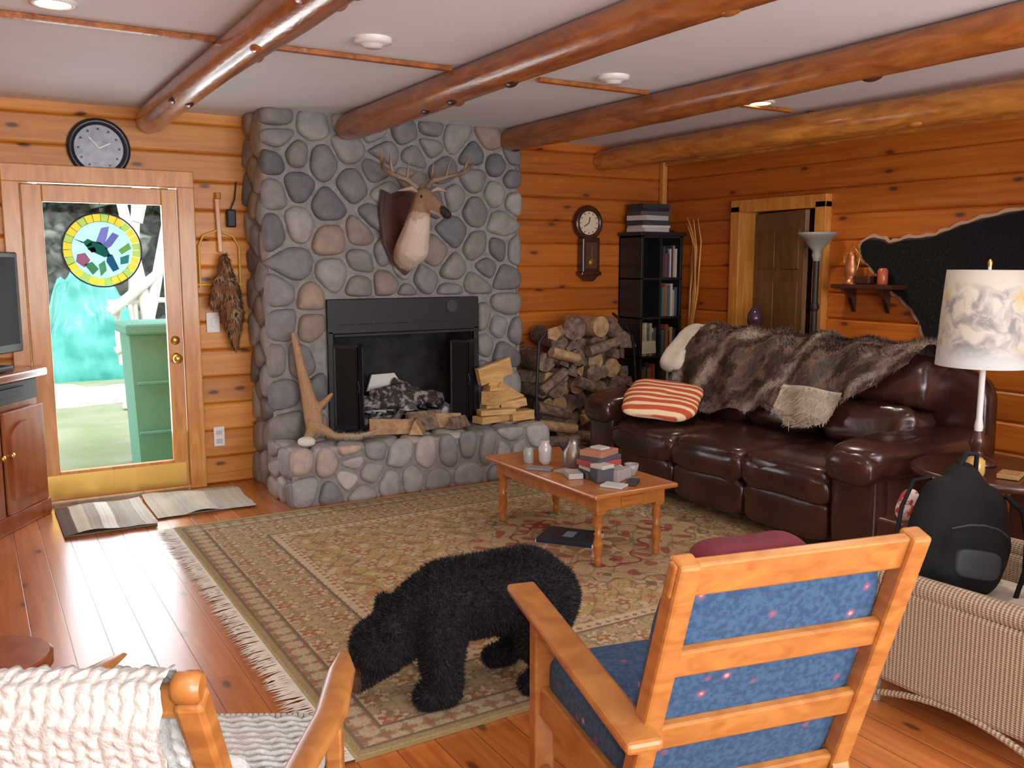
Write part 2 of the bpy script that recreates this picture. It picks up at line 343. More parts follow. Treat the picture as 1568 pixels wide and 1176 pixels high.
# ------------------------------------------------------------------ stones
def clip(poly,n,d):
    out=[];k=len(poly)
    for i in range(k):
        a=poly[i];c=poly[(i+1)%k];da=a[0]*n[0]+a[1]*n[1]-d;dc=c[0]*n[0]+c[1]*n[1]-d
        if da<=0: out.append(a)
        if (da<0<dc) or (dc<0<da):
            t=da/(da-dc);out.append((a[0]+(c[0]-a[0])*t,a[1]+(c[1]-a[1])*t))
    return out
STC=[(.21,.208,.212),(.175,.173,.18),(.25,.245,.25),(.30,.29,.285),(.24,.225,.215),(.32,.245,.195),(.34,.32,.305),(.15,.15,.158),(.23,.226,.228),(.27,.25,.235),(.28,.23,.20)]
def stones(b,W,H,fn,size,seed,depth,hole=None,gap=.014,bright=1):
    rnd=random.Random(seed);n=int(W*H/size**2)
    st=[]
    tries=0
    while len(st)<n and tries<6000:
        p=(rnd.uniform(0,W),rnd.uniform(0,H));tries+=1
        md=size*rnd.uniform(.45,.95)
        if all((p[0]-q[0])**2+(p[1]-q[1])**2>md*md for q in st): st.append(p)
    def cell(i,g):
        P=[(-.012,-.012),(W+.012,-.012),(W+.012,H+.012),(-.012,H+.012)];x,y=st[i]
        for j,(u,v) in enumerate(st):
            if j==i: continue
            dx,dy=u-x,v-y;L=math.hypot(dx,dy)
            if L>size*5: continue
            nx,ny=dx/L,dy/L;P=clip(P,(nx,ny),nx*(x+u)/2+ny*(y+v)/2-g)
            if len(P)<3: return P
        return P
    for it in range(2):
        ns=[]
        for i in range(len(st)):
            P=cell(i,0)
            if len(P)<3: ns.append(st[i]);continue
            ns.append((sum(q[0] for q in P)/len(P)*.6+st[i][0]*.4,sum(q[1] for q in P)/len(P)*.6+st[i][1]*.4))
        st=ns
    for i in range(len(st)):
        x,y=st[i]
        if hole and hole[0]<x<hole[1] and hole[2]<y<hole[3]: continue
        P=cell(i,gap*rnd.uniform(.5,1.1))
        if len(P)<3: continue
        if hole:
            sx=max(hole[0]-x,x-hole[1]);sy=max(hole[2]-y,y-hole[3])
            if sx>=sy: P=clip(P,(1,0),hole[0]-.005) if x<hole[0] else clip(P,(-1,0),-(hole[1]+.005))
            else: P=clip(P,(0,-1),-(hole[3]+.005)) if y>hole[3] else clip(P,(0,1),hole[2])
            if len(P)<3: continue
        for _ in range(3):
            Q=[]
            for k in range(len(P)):
                a=P[k];c=P[(k+1)%len(P)]
                Q+=[(a[0]*.80+c[0]*.20,a[1]*.80+c[1]*.20),(a[0]*.20+c[0]*.80,a[1]*.20+c[1]*.80)]
            P=Q
        P=[P[int(k*len(P)/22)] for k in range(22)] if len(P)>22 else P
        cx=sum(q[0] for q in P)/len(P);cy=sum(q[1] for q in P)/len(P);k=len(P)
        d=depth*rnd.uniform(.7,1.25);tx=rnd.uniform(-.12,.12);ty=rnd.uniform(-.12,.12)
        vs=[];fs=[]
        for s_,h in ((1,-.35),(1,.15),(.96,.5),(.86,.82),(.62,1.0),(.3,1.06)):
            for q in P:
                X=cx+(q[0]-cx)*s_;Y=cy+(q[1]-cy)*s_
                vs.append(fn(X,Y,d*h+(tx*(X-cx)+ty*(Y-cy))*max(0,h)))
        vs.append(fn(cx,cy,d*1.07))
        for r in range(5):
            for j in range(k): fs.append((r*k+j,r*k+(j+1)%k,(r+1)*k+(j+1)%k,(r+1)*k+j))
        for j in range(k): fs.append((5*k+j,5*k+(j+1)%k,6*k))
        c=rnd.choice(STC);f=rnd.uniform(.9,1.15)*bright
        b.add(vs,fs,STONE,True,(c[0]*f,c[1]*f,c[2]*f))
b=B()
X0,X1=1.70,3.66;YF=5.975
b.bb(X0+.02,2.12,YF,YB,0,CZ,MORT);b.bb(3.26,X1-.02,YF,YB,0,CZ,MORT);b.bb(2.12,3.26,YF,YB,1.30,CZ,MORT);b.bb(2.12,3.26,YF+.42,YB,0,1.30,SOOT)
stones(b,X1-X0,CZ,lambda x,y,d:(X0+x,YF-d,y),.20,11,.045,(2.10-X0,3.28-X0,0,1.31))
stones(b,YB-YF-.02,CZ,lambda x,y,d:(X0+.02-d,YB-.01-x,y),.19,12,.035)
stones(b,YB-YF-.02,CZ,lambda x,y,d:(X1-.02+d,YF+x,y),.19,13,.035)
HX0,HX1,HY=1.69,3.62,5.51
b.bb(HX0,HX1,HY,YF,0,.35,MORT)
stones(b,HX1-HX0,.36,lambda x,y,d:(HX0+x,HY-d,y),.165,14,.035,bright=1.4)
stones(b,YF-HY,.36,lambda x,y,d:(HX0-d,YF-x,y),.16,15,.03,bright=1.3)
stones(b,HX1-HX0,YF-HY+.01,lambda x,y,d:(HX0+x,HY+y,.345+d),.2,16,.025,bright=1.4)
b.bb(2.12,2.14,YF,YF+.42,.3,1.3,SOOT);b.bb(3.24,3.26,YF,YF+.42,.3,1.3,SOOT);b.bb(2.12,3.26,YF,YF+.42,.3,.365,SOOT)
FP=b.done('stone_fireplace')
b=B()
yf=5.93
b.bb(2.10,3.28,yf-.0,yf+.03,1.06,1.30,BLK,.006);b.bb(2.10,2.14,yf,yf+.03,.375,1.08,BLK,.005);b.bb(3.24,3.28,yf,yf+.03,.375,1.08,BLK,.005)
b.bb(2.10,3.28,yf,yf+.03,.375,.40,BLK,.005)
for k in range(8): b.bb(2.18+k*.135,2.29+k*.135,yf-.004,yf,1.12,1.128,SOOT)
b.beam((2.14,yf-.01,1.05),(3.24,yf-.01,1.05),.02,.02,BLK)
DG=mk('smoked_glass_mat',(.010,.010,.011),.55,spec=.25)
for sx,x in ((1,2.14),(-1,3.24)):
    p=[(x,yf-.005),(x+sx*.12,yf-.12),(x+sx*.20,yf-.01)]
    for a,c in ((p[0],p[1]),(p[1],p[2])):
        for z0,z1 in ((.40,.43),(.96,.99)):
            b.beam((a[0],a[1],(z0+z1)/2),(c[0],c[1],(z0+z1)/2),.015,z1-z0,BLK)
        for q in (a,c): b.beam((q[0],q[1],.40),(q[0],q[1],.98),.016,.014,BLK)
        b.beam((a[0],a[1],.69),(c[0],c[1],.69),.004,.54,DG,0)
    b.tube([(p[1][0],p[1][1]-.012,.66),(p[1][0],p[1][1]-.03,.7),(p[1][0],p[1][1]-.012,.74)],.006,BLK,8)
b.tube([(3.05,yf,1.235),(3.05,yf-.012,1.235)],.045,mk('dark_steel_mat',(.04,.045,.055),.4),20)
b.done('fireplace_screen',parent=FP)
b=B();rnd=random.Random(4)
vs=[];fs=[]
for i in range(61):
    for j in range(19):
        x=2.22+.94*i/60;y=5.97+.38*j/18
        vs.append((x,y,.366+.16*max(0,noise.noise(V((x*11,y*11,0)))+.3)+.08*j/18))
for i in range(60):
    for j in range(18): fs.append((i*19+j,(i+1)*19+j,(i+1)*19+j+1,i*19+j+1))
ASH=mk('ash_mat',(.58,.56,.55),.95,col2=(.10,.09,.09),vs=16,lo=.45,hi=.6);b.add(vs,fs,ASH,True)
for i in range(7): b.tube([(2.42+i*.09,5.96,.47),(2.42+i*.09,6.25,.45),(2.42+i*.09,6.3,.53)],.01,BLK,6)
for y in (6.0,6.2): b.tube([(2.38,y,.46),(3.0,y,.46)],.01,BLK,6)
for x in (2.42,2.96):
    for y in (6.0,6.2): b.tube([(x,y,.36),(x,y,.46)],.01,BLK,6)
CHAR=mk('charred_log_mat',(.05,.04,.035),.95,col2=(.35,.33,.32),vs=22,lo=.5,hi=.62,bump=.8,bs=40)
b.tube([(2.36,6.14,.53),(2.7,6.10,.54),(3.02,6.16,.53)],[.055,.065,.05],CHAR,12,jit=.25)
b.tube([(2.46,6.02,.60),(2.8,6.2,.62)],[.045,.04],CHAR,12,jit=.2);b.tube([(2.95,6.02,.52),(2.72,6.26,.66)],[.04,.035],CHAR,10,jit=.2)
b.poly([(2.5,6.24,.60),(2.80,6.26,.62),(2.74,6.28,.72),(2.55,6.26,.72)],(0,.02,0),WHITE)
b.done('fireplace_grate_with_logs',parent=FP)
b=B();rnd=random.Random(8)
def chunk(c,s,rz,mat=CUTW,pitch=0):
    L,w,h=s
    T=Matrix.Translation(c)@Euler((0,R(pitch),R(rz))).to_matrix().to_4x4()
    q=[(-L/2,-w/2,0),(-L/2,w/2,0),(-L/2,w*.1,h)];q2=[(L/2,-w/2,.0),(L/2,w*.45,0),(L/2,.0,h*.9)]
    b.add(q+q2,[(0,1,2),(5,4,3),(0,3,4,1),(1,4,5,2),(2,5,3,0)],mat,False,T=T)
chunk((2.45,5.68,.385),(.30,.13,.10),-20);chunk((2.72,5.72,.385),(.30,.14,.13),15,BARK);chunk((2.62,5.62,.385),(.24,.1,.10),60,CUTW)
chunk((2.85,5.72,.385),(.30,.10,.10),-10,CUTW);chunk((2.95,5.65,.385),(.2,.09,.08),30,BARK)
b.done('kindling_wood')
b=B()
PINEB=mk('raw_board_mat',(.66,.42,.18),.6,col2=(.5,.28,.1),vs=6,stretch=(1,6,6))
for c,s,r in (((3.30,5.76,.40),(.30,.12,.05),(0,0,12)),((3.32,5.74,.45),(.28,.10,.04),(0,0,-8)),((3.52,5.75,.41),(.2,.14,.07),(0,0,5)),((3.33,5.84,.52),(.11,.11,.22),(0,12,0)),((3.46,5.84,.53),(.26,.09,.16),(0,28,10)),((3.36,5.84,.74),(.30,.05,.13),(0,-14,5)),((3.36,5.85,.65),(.12,.08,.16),(0,8,0)),((3.30,5.78,.55),(.09,.12,.1),(0,0,30)),((3.50,5.80,.49),(.2,.1,.06),(0,-10,-20))):
    b.box(c,s,PINEB,.003,r,2)
b.done('scrap_wood_blocks')
b=B()
vs,fs=blob([[(1.93,5.78,.42,.045),(1.94,5.80,.52,.065),(1.92,5.84,.66,.048),(1.88,5.85,.85,.034),(1.86,5.86,.98,.027),(1.84,5.87,1.08,.016)],[(1.95,5.78,.46,.045),(2.05,5.69,.40,.022),(2.2,5.64,.395,.017),(2.33,5.60,.43,.012)],[(1.98,5.78,.6,.025),(2.05,5.74,.68,.012)],[(1.92,5.76,.45,.04),(1.84,5.66,.40,.025)]],.009,4)
b.add(vs,fs,FURM,True,[((.44,.27,.15) if v[2]>.42 else (.40,.30,.2)) for v in vs])
fur(b,vs,fs,7000,.018,.0013,FURM,lambda p,r:(.40,.26,.15) if p[0]<2.1 else (.5,.4,.3),(0,0,-1),3)
b.se((1.82,5.60,.40),(.11,.10,.06),CREAM,.8)
b.done('deer_hide_mount')
# ------------------------------------------------------------------ deer head mount
b=B();py=5.885
sh=[(-.17,.28),(-.10,.25),(0,.29),(.10,.25),(.17,.28),(.19,.12),(.17,-.08),(.11,-.21),(0,-.31),(-.11,-.21),(-.17,-.08),(-.19,.12)]
b.poly([(2.67+x,py,1.77+z) for x,z in sh],(0,.03,0),DKW);b.poly([(2.67+x*.88,py-.012,1.77+z*.88) for x,z in sh],(0,.014,0),DKW)
DE=[[(2.67,5.86,1.60,.105),(2.67,5.76,1.66,.12),(2.66,5.67,1.78,.092),(2.66,5.61,1.91,.07),(2.675,5.59,1.985,.066)],
    [(2.675,5.59,1.985,.066),(2.71,5.53,1.95,.05),(2.745,5.475,1.90,.037),(2.775,5.44,1.865,.030)],
    [(2.69,5.55,1.93,.045),(2.75,5.475,1.88,.028)]]
vs,fs=blob(DE,.009,4)
def dcol(p,r=None):
    if p[1]<5.45: return (.03,.02,.02)
    k=.03*noise.noise(V(p)*22)
    if p[2]<1.84+k*2 and p[1]<5.80 and p[0]<2.74+k: return (.66,.56,.48)
    if p[2]<1.88+k: return (.50,.38,.29)
    return (.30,.19,.12)
b.add(vs,fs,FURM,True,[dcol(v) for v in vs]);fur(b,vs,fs,10000,.016,.0012,FURM,dcol,(0,.3,-1),5,.25)
for sx,e in ((-1,V((2.51,5.60,2.04))),(1,V((2.83,5.60,2.05)))):
    base=V((2.675+sx*.05,5.60,2.02))
    b.tube([base,base.lerp(e,.4)+V((0,-.01,.012)),e+V((sx*.02,0,-.02))],[.020,.040,.006],FURM,10,(.45,.32,.25),squash=.45)
    b.se((2.69+sx*.052,5.545,1.985),(.022,.022,.022),ATTRG,1,col=(.01,.008,.008),nu=12,nv=8)
HORN=mk('antler_mat',(.30,.22,.16),.5,col2=(.16,.11,.075),vs=12)
for sx in (-1,1):
    bx=2.675+sx*.03
    main=[(bx,5.61,2.04),(bx+sx*.06,5.65,2.10),(bx+sx*.17,5.65,2.13),(bx+sx*.27,5.57,2.16),(bx+sx*.30,5.47,2.22)]
    b.tube(main,[.022,.020,.018,.014,.004],HORN,8)
    for (i,dx,dz) in ((1,.0,.12),(2,.03,.14),(3,.03,.12)):
        p=main[i];b.tube([p,(p[0]+sx*dx*.4,p[1]-.01,p[2]+dz*.5),(p[0]+sx*dx,p[1]-.03,p[2]+dz)],[.016,.011,.002],HORN,8)
    b.tube([main[1],(bx+sx*.03,5.55,2.15)],[.01,.002],HORN,8)
b.done('deer_head_mount')
# ------------------------------------------------------------------ glass door
b=B()
fx0,fx1=.25,1.30
b.bb(fx0-.03,fx0+.07,6.36,6.45,0,2.13,TRIM,.006);b.bb(fx1-.06,fx1+.05,6.36,6.45,0,2.13,TRIM,.006);b.bb(fx0-.03,fx1+.05,6.355,6.45,2.04,2.15,TRIM,.006)
b.done('trim_4')
b=B();dy0,dy1=6.375,6.42
b.bb(.325,.44,dy0,dy1,.02,2.03,TRIM,.005);b.bb(1.14,1.235,dy0,dy1,.02,2.03,TRIM,.005);b.bb(.44,1.14,dy0,dy1,1.925,2.03,TRIM,.005);b.bb(.44,1.14,dy0,dy1,.02,.21,TRIM,.005)
b.bb(.435,1.145,6.395,6.40,.2,1.93,GLASS)
b.bb(.36,1.22,dy0-.006,dy0,.03,.19,BRASS,.001)
b.bb(.755,.765,dy0-.009,dy0,.03,.19,BRASS)
b.lathe([(.035,0),(.035,.006),(.012,.01),(.012,.04),(.028,.05),(.032,.065),(.02,.08),(.001,.082)],(1.185,dy0,.91),BRASS,20,T=Matrix.Rotation(R(90),4,'X'))
b.lathe([(.03,0),(.03,.01),(.001,.012)],(1.185,dy0,1.03),BRASS,20,T=Matrix.Rotation(R(90),4,'X'))
b.done('door_1')
b=B();c=V((.765,6.355,1.63));k_=.93
def sg(pts,col,y=0): b.poly([(c.x+x*k_,c.y+y,c.z+z*k_) for x,z in pts],(0,.006,0),STAIN,col)
N=28
for i in range(N):
    a0=2*math.pi*i/N+.01;a1=2*math.pi*(i+1)/N-.01
    sg([(.195*math.cos(a0),.195*math.sin(a0)),(.245*math.cos(a0),.245*math.sin(a0)),(.245*math.cos(a1),.245*math.sin(a1)),(.195*math.cos(a1),.195*math.sin(a1))],(.80,.64,.16) if i%3 else (.52,.62,.25))
sg([(.192*math.cos(2*math.pi*i/32),.192*math.sin(2*math.pi*i/32)) for i in range(32)],(.55,.74,.84))
for pts,cc in (([(-.10,.03),(-.06,.06),(-.01,.05),(.03,.01),(.05,-.04),(.01,-.05),(-.05,-.02),(-.09,.0)],(.05,.32,.24)),
  ([(-.12,.05),(-.09,.075),(-.06,.06),(-.07,.03),(-.10,.02)],(.08,.40,.20)),([(-.18,.075),(-.12,.055),(-.12,.045)],(.05,.05,.05)),
  ([(-.04,.05),(.0,.15),(.05,.16),(.03,.08),(.01,.03)],(.55,.50,.78)),([(.01,.04),(.07,.12),(.11,.10),(.06,.03),(.02,.0)],(.42,.42,.70)),
  ([(.03,-.03),(.06,-.03),(.10,-.13),(.06,-.15),(.02,-.08)],(.08,.30,.45)),([(-.09,.01),(-.05,.02),(-.04,-.01),(-.07,-.02)],(.55,.08,.10)),
  ([(-.16,-.03),(-.11,-.02),(-.08,-.07),(-.12,-.12),(-.17,-.08)],(.72,.35,.45)),([(-.12,-.10),(-.07,-.08),(-.03,-.13),(-.07,-.17)],(.20,.55,.32)),
  ([(.10,.0),(.17,.05),(.185,.01),(.12,-.03)],(.45,.72,.25)),([(.11,-.05),(.17,-.03),(.16,-.09),(.11,-.10)],(.15,.50,.45)),([(-.03,-.10),(.01,-.07),(.02,-.14),(-.02,-.18)],(.30,.62,.35))):
    sg(pts,cc,-.008)
b.tube([(c.x+.235*math.cos(t/20*math.pi),c.y+.003,c.z+.235*math.sin(t/20*math.pi)) for t in range(41)],.005,BLK,6)
b.tube([(c.x,c.y,c.z+.23),(c.x,c.y+.01,c.z+.30)],.002,BLK,5)
b.done('stained_glass_suncatcher')
b=B();T=Matrix.Rotation(R(90),4,'X');wc=(.785,6.41,2.27)
b.lathe([(.135,.0),(.183,.0),(.188,.02),(.18,.035),(.165,.04),(.145,.02)],wc,ATTRG,40,(.015,.022,.035),T,False)
FACE=mk('clock_face_mat',(.44,.50,.58),.35,col2=(.28,.32,.40),vs=18)
b.lathe([(.148,.012),(.001,.014)],wc,FACE,40,T=T,caps=False)
for i in range(12):
    a=i*math.pi/6;b.box((wc[0]+.12*math.cos(a),6.392,wc[2]+.12*math.sin(a)),(.012,.003,.012),ATTRG,col=(.02,.02,.03))
b.beam((wc[0],6.39,wc[2]),(wc[0]+.07,6.39,wc[2]+.035),.004,.008,ATTRG);b.beam((wc[0],6.388,wc[2]),(wc[0]-.06,6.388,wc[2]+.07),.004,.006,ATTRG)
b.done('wall_clock')
b=B();cx,cy,cz=4.60,6.40,1.885
b.lathe([(.10,0),(.145,0),(.15,.03),(.13,.055),(.105,.05),(.1,.04)],(cx,cy,cz),DKW,36,T=T,caps=False);b.lathe([(.108,.035),(.001,.036)],(cx,cy,cz),mk('dial_mat',(.75,.66,.48),.4),36,T=T,caps=False)
for i in range(12):
    a=i*math.pi/6;b.box((cx+.085*math.cos(a),cy-.038,cz+.085*math.sin(a)),(.006,.003,.014),BLK,rot=(0,-math.degrees(a)+90,0))
b.beam((cx,cy-.04,cz),(cx+.01,cy-.04,cz+.05),.003,.006,BLK);b.beam((cx,cy-.04,cz),(cx-.05,cy-.04,cz-.03),.003,.006,BLK)
b.bb(cx-.09,cx+.09,cy-.08,cy,1.46,1.76,DKW,.01);b.bb(cx-.105,cx+.105,cy-.09,cy,1.44,1.475,DKW,.008);b.bb(cx-.06,cx+.06,cy-.083,cy-.079,1.50,1.72,ATTRG,col=(.10,.05,.03))
b.lathe([(.028,0),(.001,.006)],(cx,cy-.084,1.55),BRASS,18,T=T);b.beam((cx,cy-.085,1.56),(cx,cy-.085,1.7),.003,.006,BRASS)
b.poly([(cx-.09,cy-.07,1.44),(cx+.09,cy-.07,1.44),(cx+.03,cy-.07,1.39),(cx-.03,cy-.07,1.39)],(0,.07,0),DKW)
b.done('pendulum_wall_clock')
b=B();b.bb(1.40,1.49,6.395,6.412,1.07,1.21,WHITE,.004);b.bb(1.43,1.46,6.39,6.40,1.11,1.17,WHITE,.003);b.done('light_switch')
b=B();b.bb(1.415,1.49,6.395,6.412,.27,.41,WHITE,.004)
for z in (.305,.365): b.bb(1.432,1.473,6.392,6.396,z-.014,z+.018,ATTR,.002,(.5,.5,.48))
b.done('wall_outlet')
b=B();b.bb(1.56,1.62,6.35,6.41,1.79,1.91,BLK,.01);b.tube([(1.59,6.38,1.91),(1.62,6.38,1.98),(1.64,6.40,2.1)],.005,BLK,6);b.done('security_sensor')
b=B();YEL=mk('yellow_enamel_mat',(.75,.45,.06),.4)
b.tube([(1.37,6.39,1.38),(1.37,6.39,1.66),(1.40,6.39,1.73),(1.50,6.39,1.77),(1.60,6.39,1.73),(1.64,6.39,1.66),(1.64,6.39,1.36)],.008,YEL,8)
b.tube([(1.34,6.39,1.40),(1.65,6.39,1.40)],.01,YEL,8);b.beam((1.51,6.385,1.62),(1.50,6.385,1.98),.03,.03,TRIM)
b.tube([(1.51,6.38,1.98),(1.51,6.385,2.02)],.02,TRIM,8);b.done('bow_saw')
b=B();vs,fs=blob([[(1.52,6.32,1.58,.03),(1.52,6.31,1.50,.045),(1.54,6.29,1.36,.07),(1.55,6.29,1.22,.08),(1.56,6.30,1.10,.05),(1.57,6.32,.98,.02)],[(1.52,6.31,1.5,.03),(1.46,6.29,1.42,.03),(1.43,6.30,1.28,.03)]],.012,3)
cf=lambda p,r=None:[(.28,.13,.06),(.10,.05,.03),(.42,.28,.16),(.04,.03,.025)][int(abs(noise.noise(V(p)*17))*7)%4]
b.add(vs,fs,FURM,True,[cf(v) for v in vs]);fur(b,vs,fs,3500,.045,.006,FURM,cf,(0,0,-1),8,.25,.15);b.done('hanging_pheasant')
def matm(name,x0,x1,y0,y1,cols):
    b=B();n=60
    W=x1-x0
    for i in range(n):
        a=x0+W*i/n;c=cols[int(i/n*len(cols))]
        f=.9+.2*random.random()
        vs=[];
        for k in range(17):
            t=k/16;y=y0+(y1-y0)*t
            def hh(q): return .013+.04*max(0,noise.noise(V((q*4,y*5,2)))+.12)
            wy=.03*noise.noise(V((a*5,1,0)))
            vs+= [(a,y+wy,hh(a)),(a+W/n,y+.03*noise.noise(V(((a+W/n)*5,1,0))),hh(a+W/n))]
        b.add(vs,[(2*k,2*k+1,2*k+3,2*k+2) for k in range(16)],RUGM,True,(c[0]*f,c[1]*f,c[2]*f))
    b.bb(x0,x1,y0+.03,y1-.03,.002,.011,RUGM,col=(.25,.2,.15))
    b.done(name)
matm('striped_door_mat',.38,.88,5.52,6.22,[(.14,.10,.08),(.56,.50,.40),(.44,.40,.33),(.76,.72,.64),(.42,.38,.32),(.50,.46,.39),(.64,.60,.52)])
matm('woven_door_mat',.90,1.50,5.66,6.25,[(.56,.50,.40),(.48,.44,.36),(.60,.55,.45),(.46,.42,.34),(.54,.48,.39)])
# ------------------------------------------------------------------ TV cabinet + TV
b=B()
b.T=Matrix.Translation((-.07,5.93,0))@Matrix.Rotation(R(57),4,'Z')
W,D,H=.92,.45,.92
b.box((0,0,.05),(W,D,.1),CABW,.01);b.box((0,.02,.45),(W-.04,D-.04,.72),CABW,.006);b.box((0,0,H-.03),(W+.04,D+.04,.05),CABW,.015,seg=3)
b.box((0,-.205,.80),(W-.12,.02,.12),BLK,.003)
b.box((0,-.1,.805),(.5,.26,.05),BLK,.004)
for x in (-.225,.225):
    b.box((x,-.215,.4),(.42,.02,.6),CABW,.008)
    pts=[(-.16,-.22),(.16,-.22),(.16,.14)]+[(.16*math.cos(a),.14+.09*math.sin(a)) for a in [math.pi*k/10 for k in range(1,10)]]+[(-.16,.14)]
    b.poly([(x+p,-.238,.4+q) for p,q in pts],(0,.014,0),CABW)
    b.lathe([(.012,0),(.012,.02),(.018,.03),(.001,.035)],(x+(-.18 if x>0 else .18),-.225,.45),BRASS,12,T=Matrix.Rotation(R(90),4,'X'))
b.done('tv_cabinet')
b=B();b.T=Matrix.Translation((0.01,5.92,.922))@Matrix.Rotation(R(57),4,'Z')
b.box((0,0,.015),(.4,.22,.03),BLK,.01);b.box((0,0,.07),(.1,.05,.1),BLK,.01);b.box((0,0,.39),(.90,.06,.60),BLK,.012,seg=3);b.box((0,-.032,.40),(.82,.004,.52),mk('tv_screen_mat',(.008,.008,.010),.5,spec=.1),.001)
b.done('television')
# ------------------------------------------------------------------ rug
RX0,RX1,RY0,RY1=.94,4.7,2.51,5.40
nx=560;ny=430
xs=np.linspace(RX0,RX1,nx);ys=np.linspace(RY0,RY1,ny);XX,YY=np.meshgrid(xs,ys,indexing='ij')
rs=np.random.RandomState(3)
d=np.minimum(np.minimum(XX-RX0,RX1-XX),np.minimum(YY-RY0,RY1-YY))
cr=np.array([.54,.43,.28]);tan=np.array([.43,.31,.175]);gold=np.array([.45,.31,.15]);rust=np.array([.34,.15,.08]);dark=np.array([.19,.14,.10]);olive=np.array([.30,.23,.12]);red=np.array([.32,.06,.06])
C=np.zeros((nx,ny,3))+tan
def put(mask,c,a=1.0):
    C[mask]=C[mask]*(1-a)+np.array(c)*a
def lattice(px,py,ox=0,oy=0,stag=True):
    u=(XX-ox)/px;iu=np.floor(u);v=(YY-oy)/py+(.5*(iu%2) if stag else 0);iv=np.floor(v)
    fu=(u-iu-.5)*px;fv=(v-iv-.5)*py;return fu,fv,iu,iv
def flower(fu,fv,r,k,amp=.3,ph=0):
    rr=np.hypot(fu,fv);th=np.arctan2(fv,fu);return rr<r*(1+amp*np.cos(k*th+ph))
inner=d>.50
put(inner,gold)
w=np.sin(XX*23+2*np.sin(YY*11))*np.sin(YY*21+2*np.sin(XX*13))
put(inner&(np.abs(w)<.09),dark,.7)
w2=np.sin(XX*41+1.5*np.sin(YY*17))+np.sin(YY*37+1.7*np.sin(XX*19))
put(inner&(w2>1.35),rust,.7);put(inner&(w2<-1.3),cr,.9)
fu,fv,iu,iv=lattice(.26,.24)
put(inner&flower(fu,fv,.075,6),dark,.7);put(inner&flower(fu,fv,.064,6),np.array([.50,.37,.22]));put(inner&flower(fu,fv,.033,5),rust);put(inner&flower(fu,fv,.014,4),cr)
fu,fv,_,_=lattice(.13,.12,.065,.06);put(inner&flower(fu,fv,.020,4,.4),rust,.8);put(inner&flower(fu,fv,.009,4),cr)
cx,cy=(RX0+RX1)/2,(RY0+RY1)/2
q=np.abs(XX-cx)/.95+np.abs(YY-cy)/.72+.06*np.cos(XX*38)+.06*np.cos(YY*38)
put(inner&(q<1.0),dark);put(inner&(q<.97),np.array([.46,.33,.18]))
m=inner&(q<.95);put(m&(w2>1.0),red,.8);put(m&(np.abs(w)<.1),dark,.6)
put(inner&(q<.62)&(q>.57),red);put(inner&(q<.4),rust,.7);put(inner&(q<.37)&(np.abs(w)<.25),cr)
ba=(d<=.50)&(d>.44);put(ba,cr);fu,fv,_,_=lattice(.05,.05,stag=False);put(ba&(np.abs(fu)+np.abs(fv)<.015),rust)
put((d<=.44)&(d>.425),dark)
bc=(d<=.425)&(d>.15);put(bc,tan)
vine=np.sin(XX*30)*np.sin(YY*30);put(bc&(np.abs(vine)<.08),dark,.5)
fu,fv,iu,iv=lattice(.17,.17,.03,.05);put(bc&flower(fu,fv,.066,8,.22),dark,.7);put(bc&flower(fu,fv,.056,8,.22),cr);put(bc&flower(fu,fv,.036,5,.3),rust);put(bc&flower(fu,fv,.014,4),gold)
fu,fv,_,_=lattice(.085,.085,.0,.0);put(bc&flower(fu,fv,.017,4,.4),olive)
put((d<=.15)&(d>.138),dark)
bd=(d<=.138)&(d>.05);put(bd,np.array([.46,.36,.23]));fu,fv,_,_=lattice(.08,.08,stag=False);put(bd&flower(fu,fv,.028,4,.35),dark,.7);put(bd&flower(fu,fv,.016,4,.35),rust)
put((d<=.05)&(d>.04),dark);put((d<=.04),np.array([.34,.26,.13]));put(d<.012,np.array([.44,.36,.19]))
C*=(.86+.28*rs.rand(nx,ny))[:,:,None]
me=bpy.data.meshes.new('oriental_rug')
Z=np.full_like(XX,.014);co=np.stack([XX,YY,Z],-1).reshape(-1,3)
ii,jj=np.meshgrid(np.arange(nx-1),np.arange(ny-1),indexing='ij');a=(ii*ny+jj).ravel()
F=np.stack([a,a+ny,a+ny+1,a+1],1)
me.vertices.add(len(co));me.vertices.foreach_set('co',co.ravel())
me.loops.add(F.size);me.loops.foreach_set('vertex_index',F.ravel());me.polygons.add(len(F));me.polygons.foreach_set('loop_start',np.arange(0,F.size,4));me.polygons.foreach_set('loop_total',np.full(len(F),4))
me.update(calc_edges=True);me.materials.append(RUGM)
ca=me.color_attributes.new('Col','FLOAT_COLOR','POINT');arr=np.ones((len(co),4),np.float32);arr[:,:3]=C.reshape(-1,3);ca.data.foreach_set('color',arr.ravel())
rug=bpy.data.objects.new('oriental_rug',me);link(rug)
b=B();b.bb(RX0,RX1,RY0,RY1,.001,.0135,RUGM,col=(.3,.22,.1))
rnd=random.Random(5)
for i in range(420):
    y=RY0+(RY1-RY0)*i/420
    L=.085+.03*rnd.random();dy=rnd.uniform(-.02,.02)
    b.add([(RX0,y,.012),(RX0,y+.009,.012),(RX0-L*.6,y+.009+dy,.009),(RX0-L*.6,y+dy,.009),(RX0-L,y+dy*2+.004,.003)],[(0,1,2,3),(3,2,4)],CREAM,False)
b.done('rug_fringe_and_backing',parent=rug)
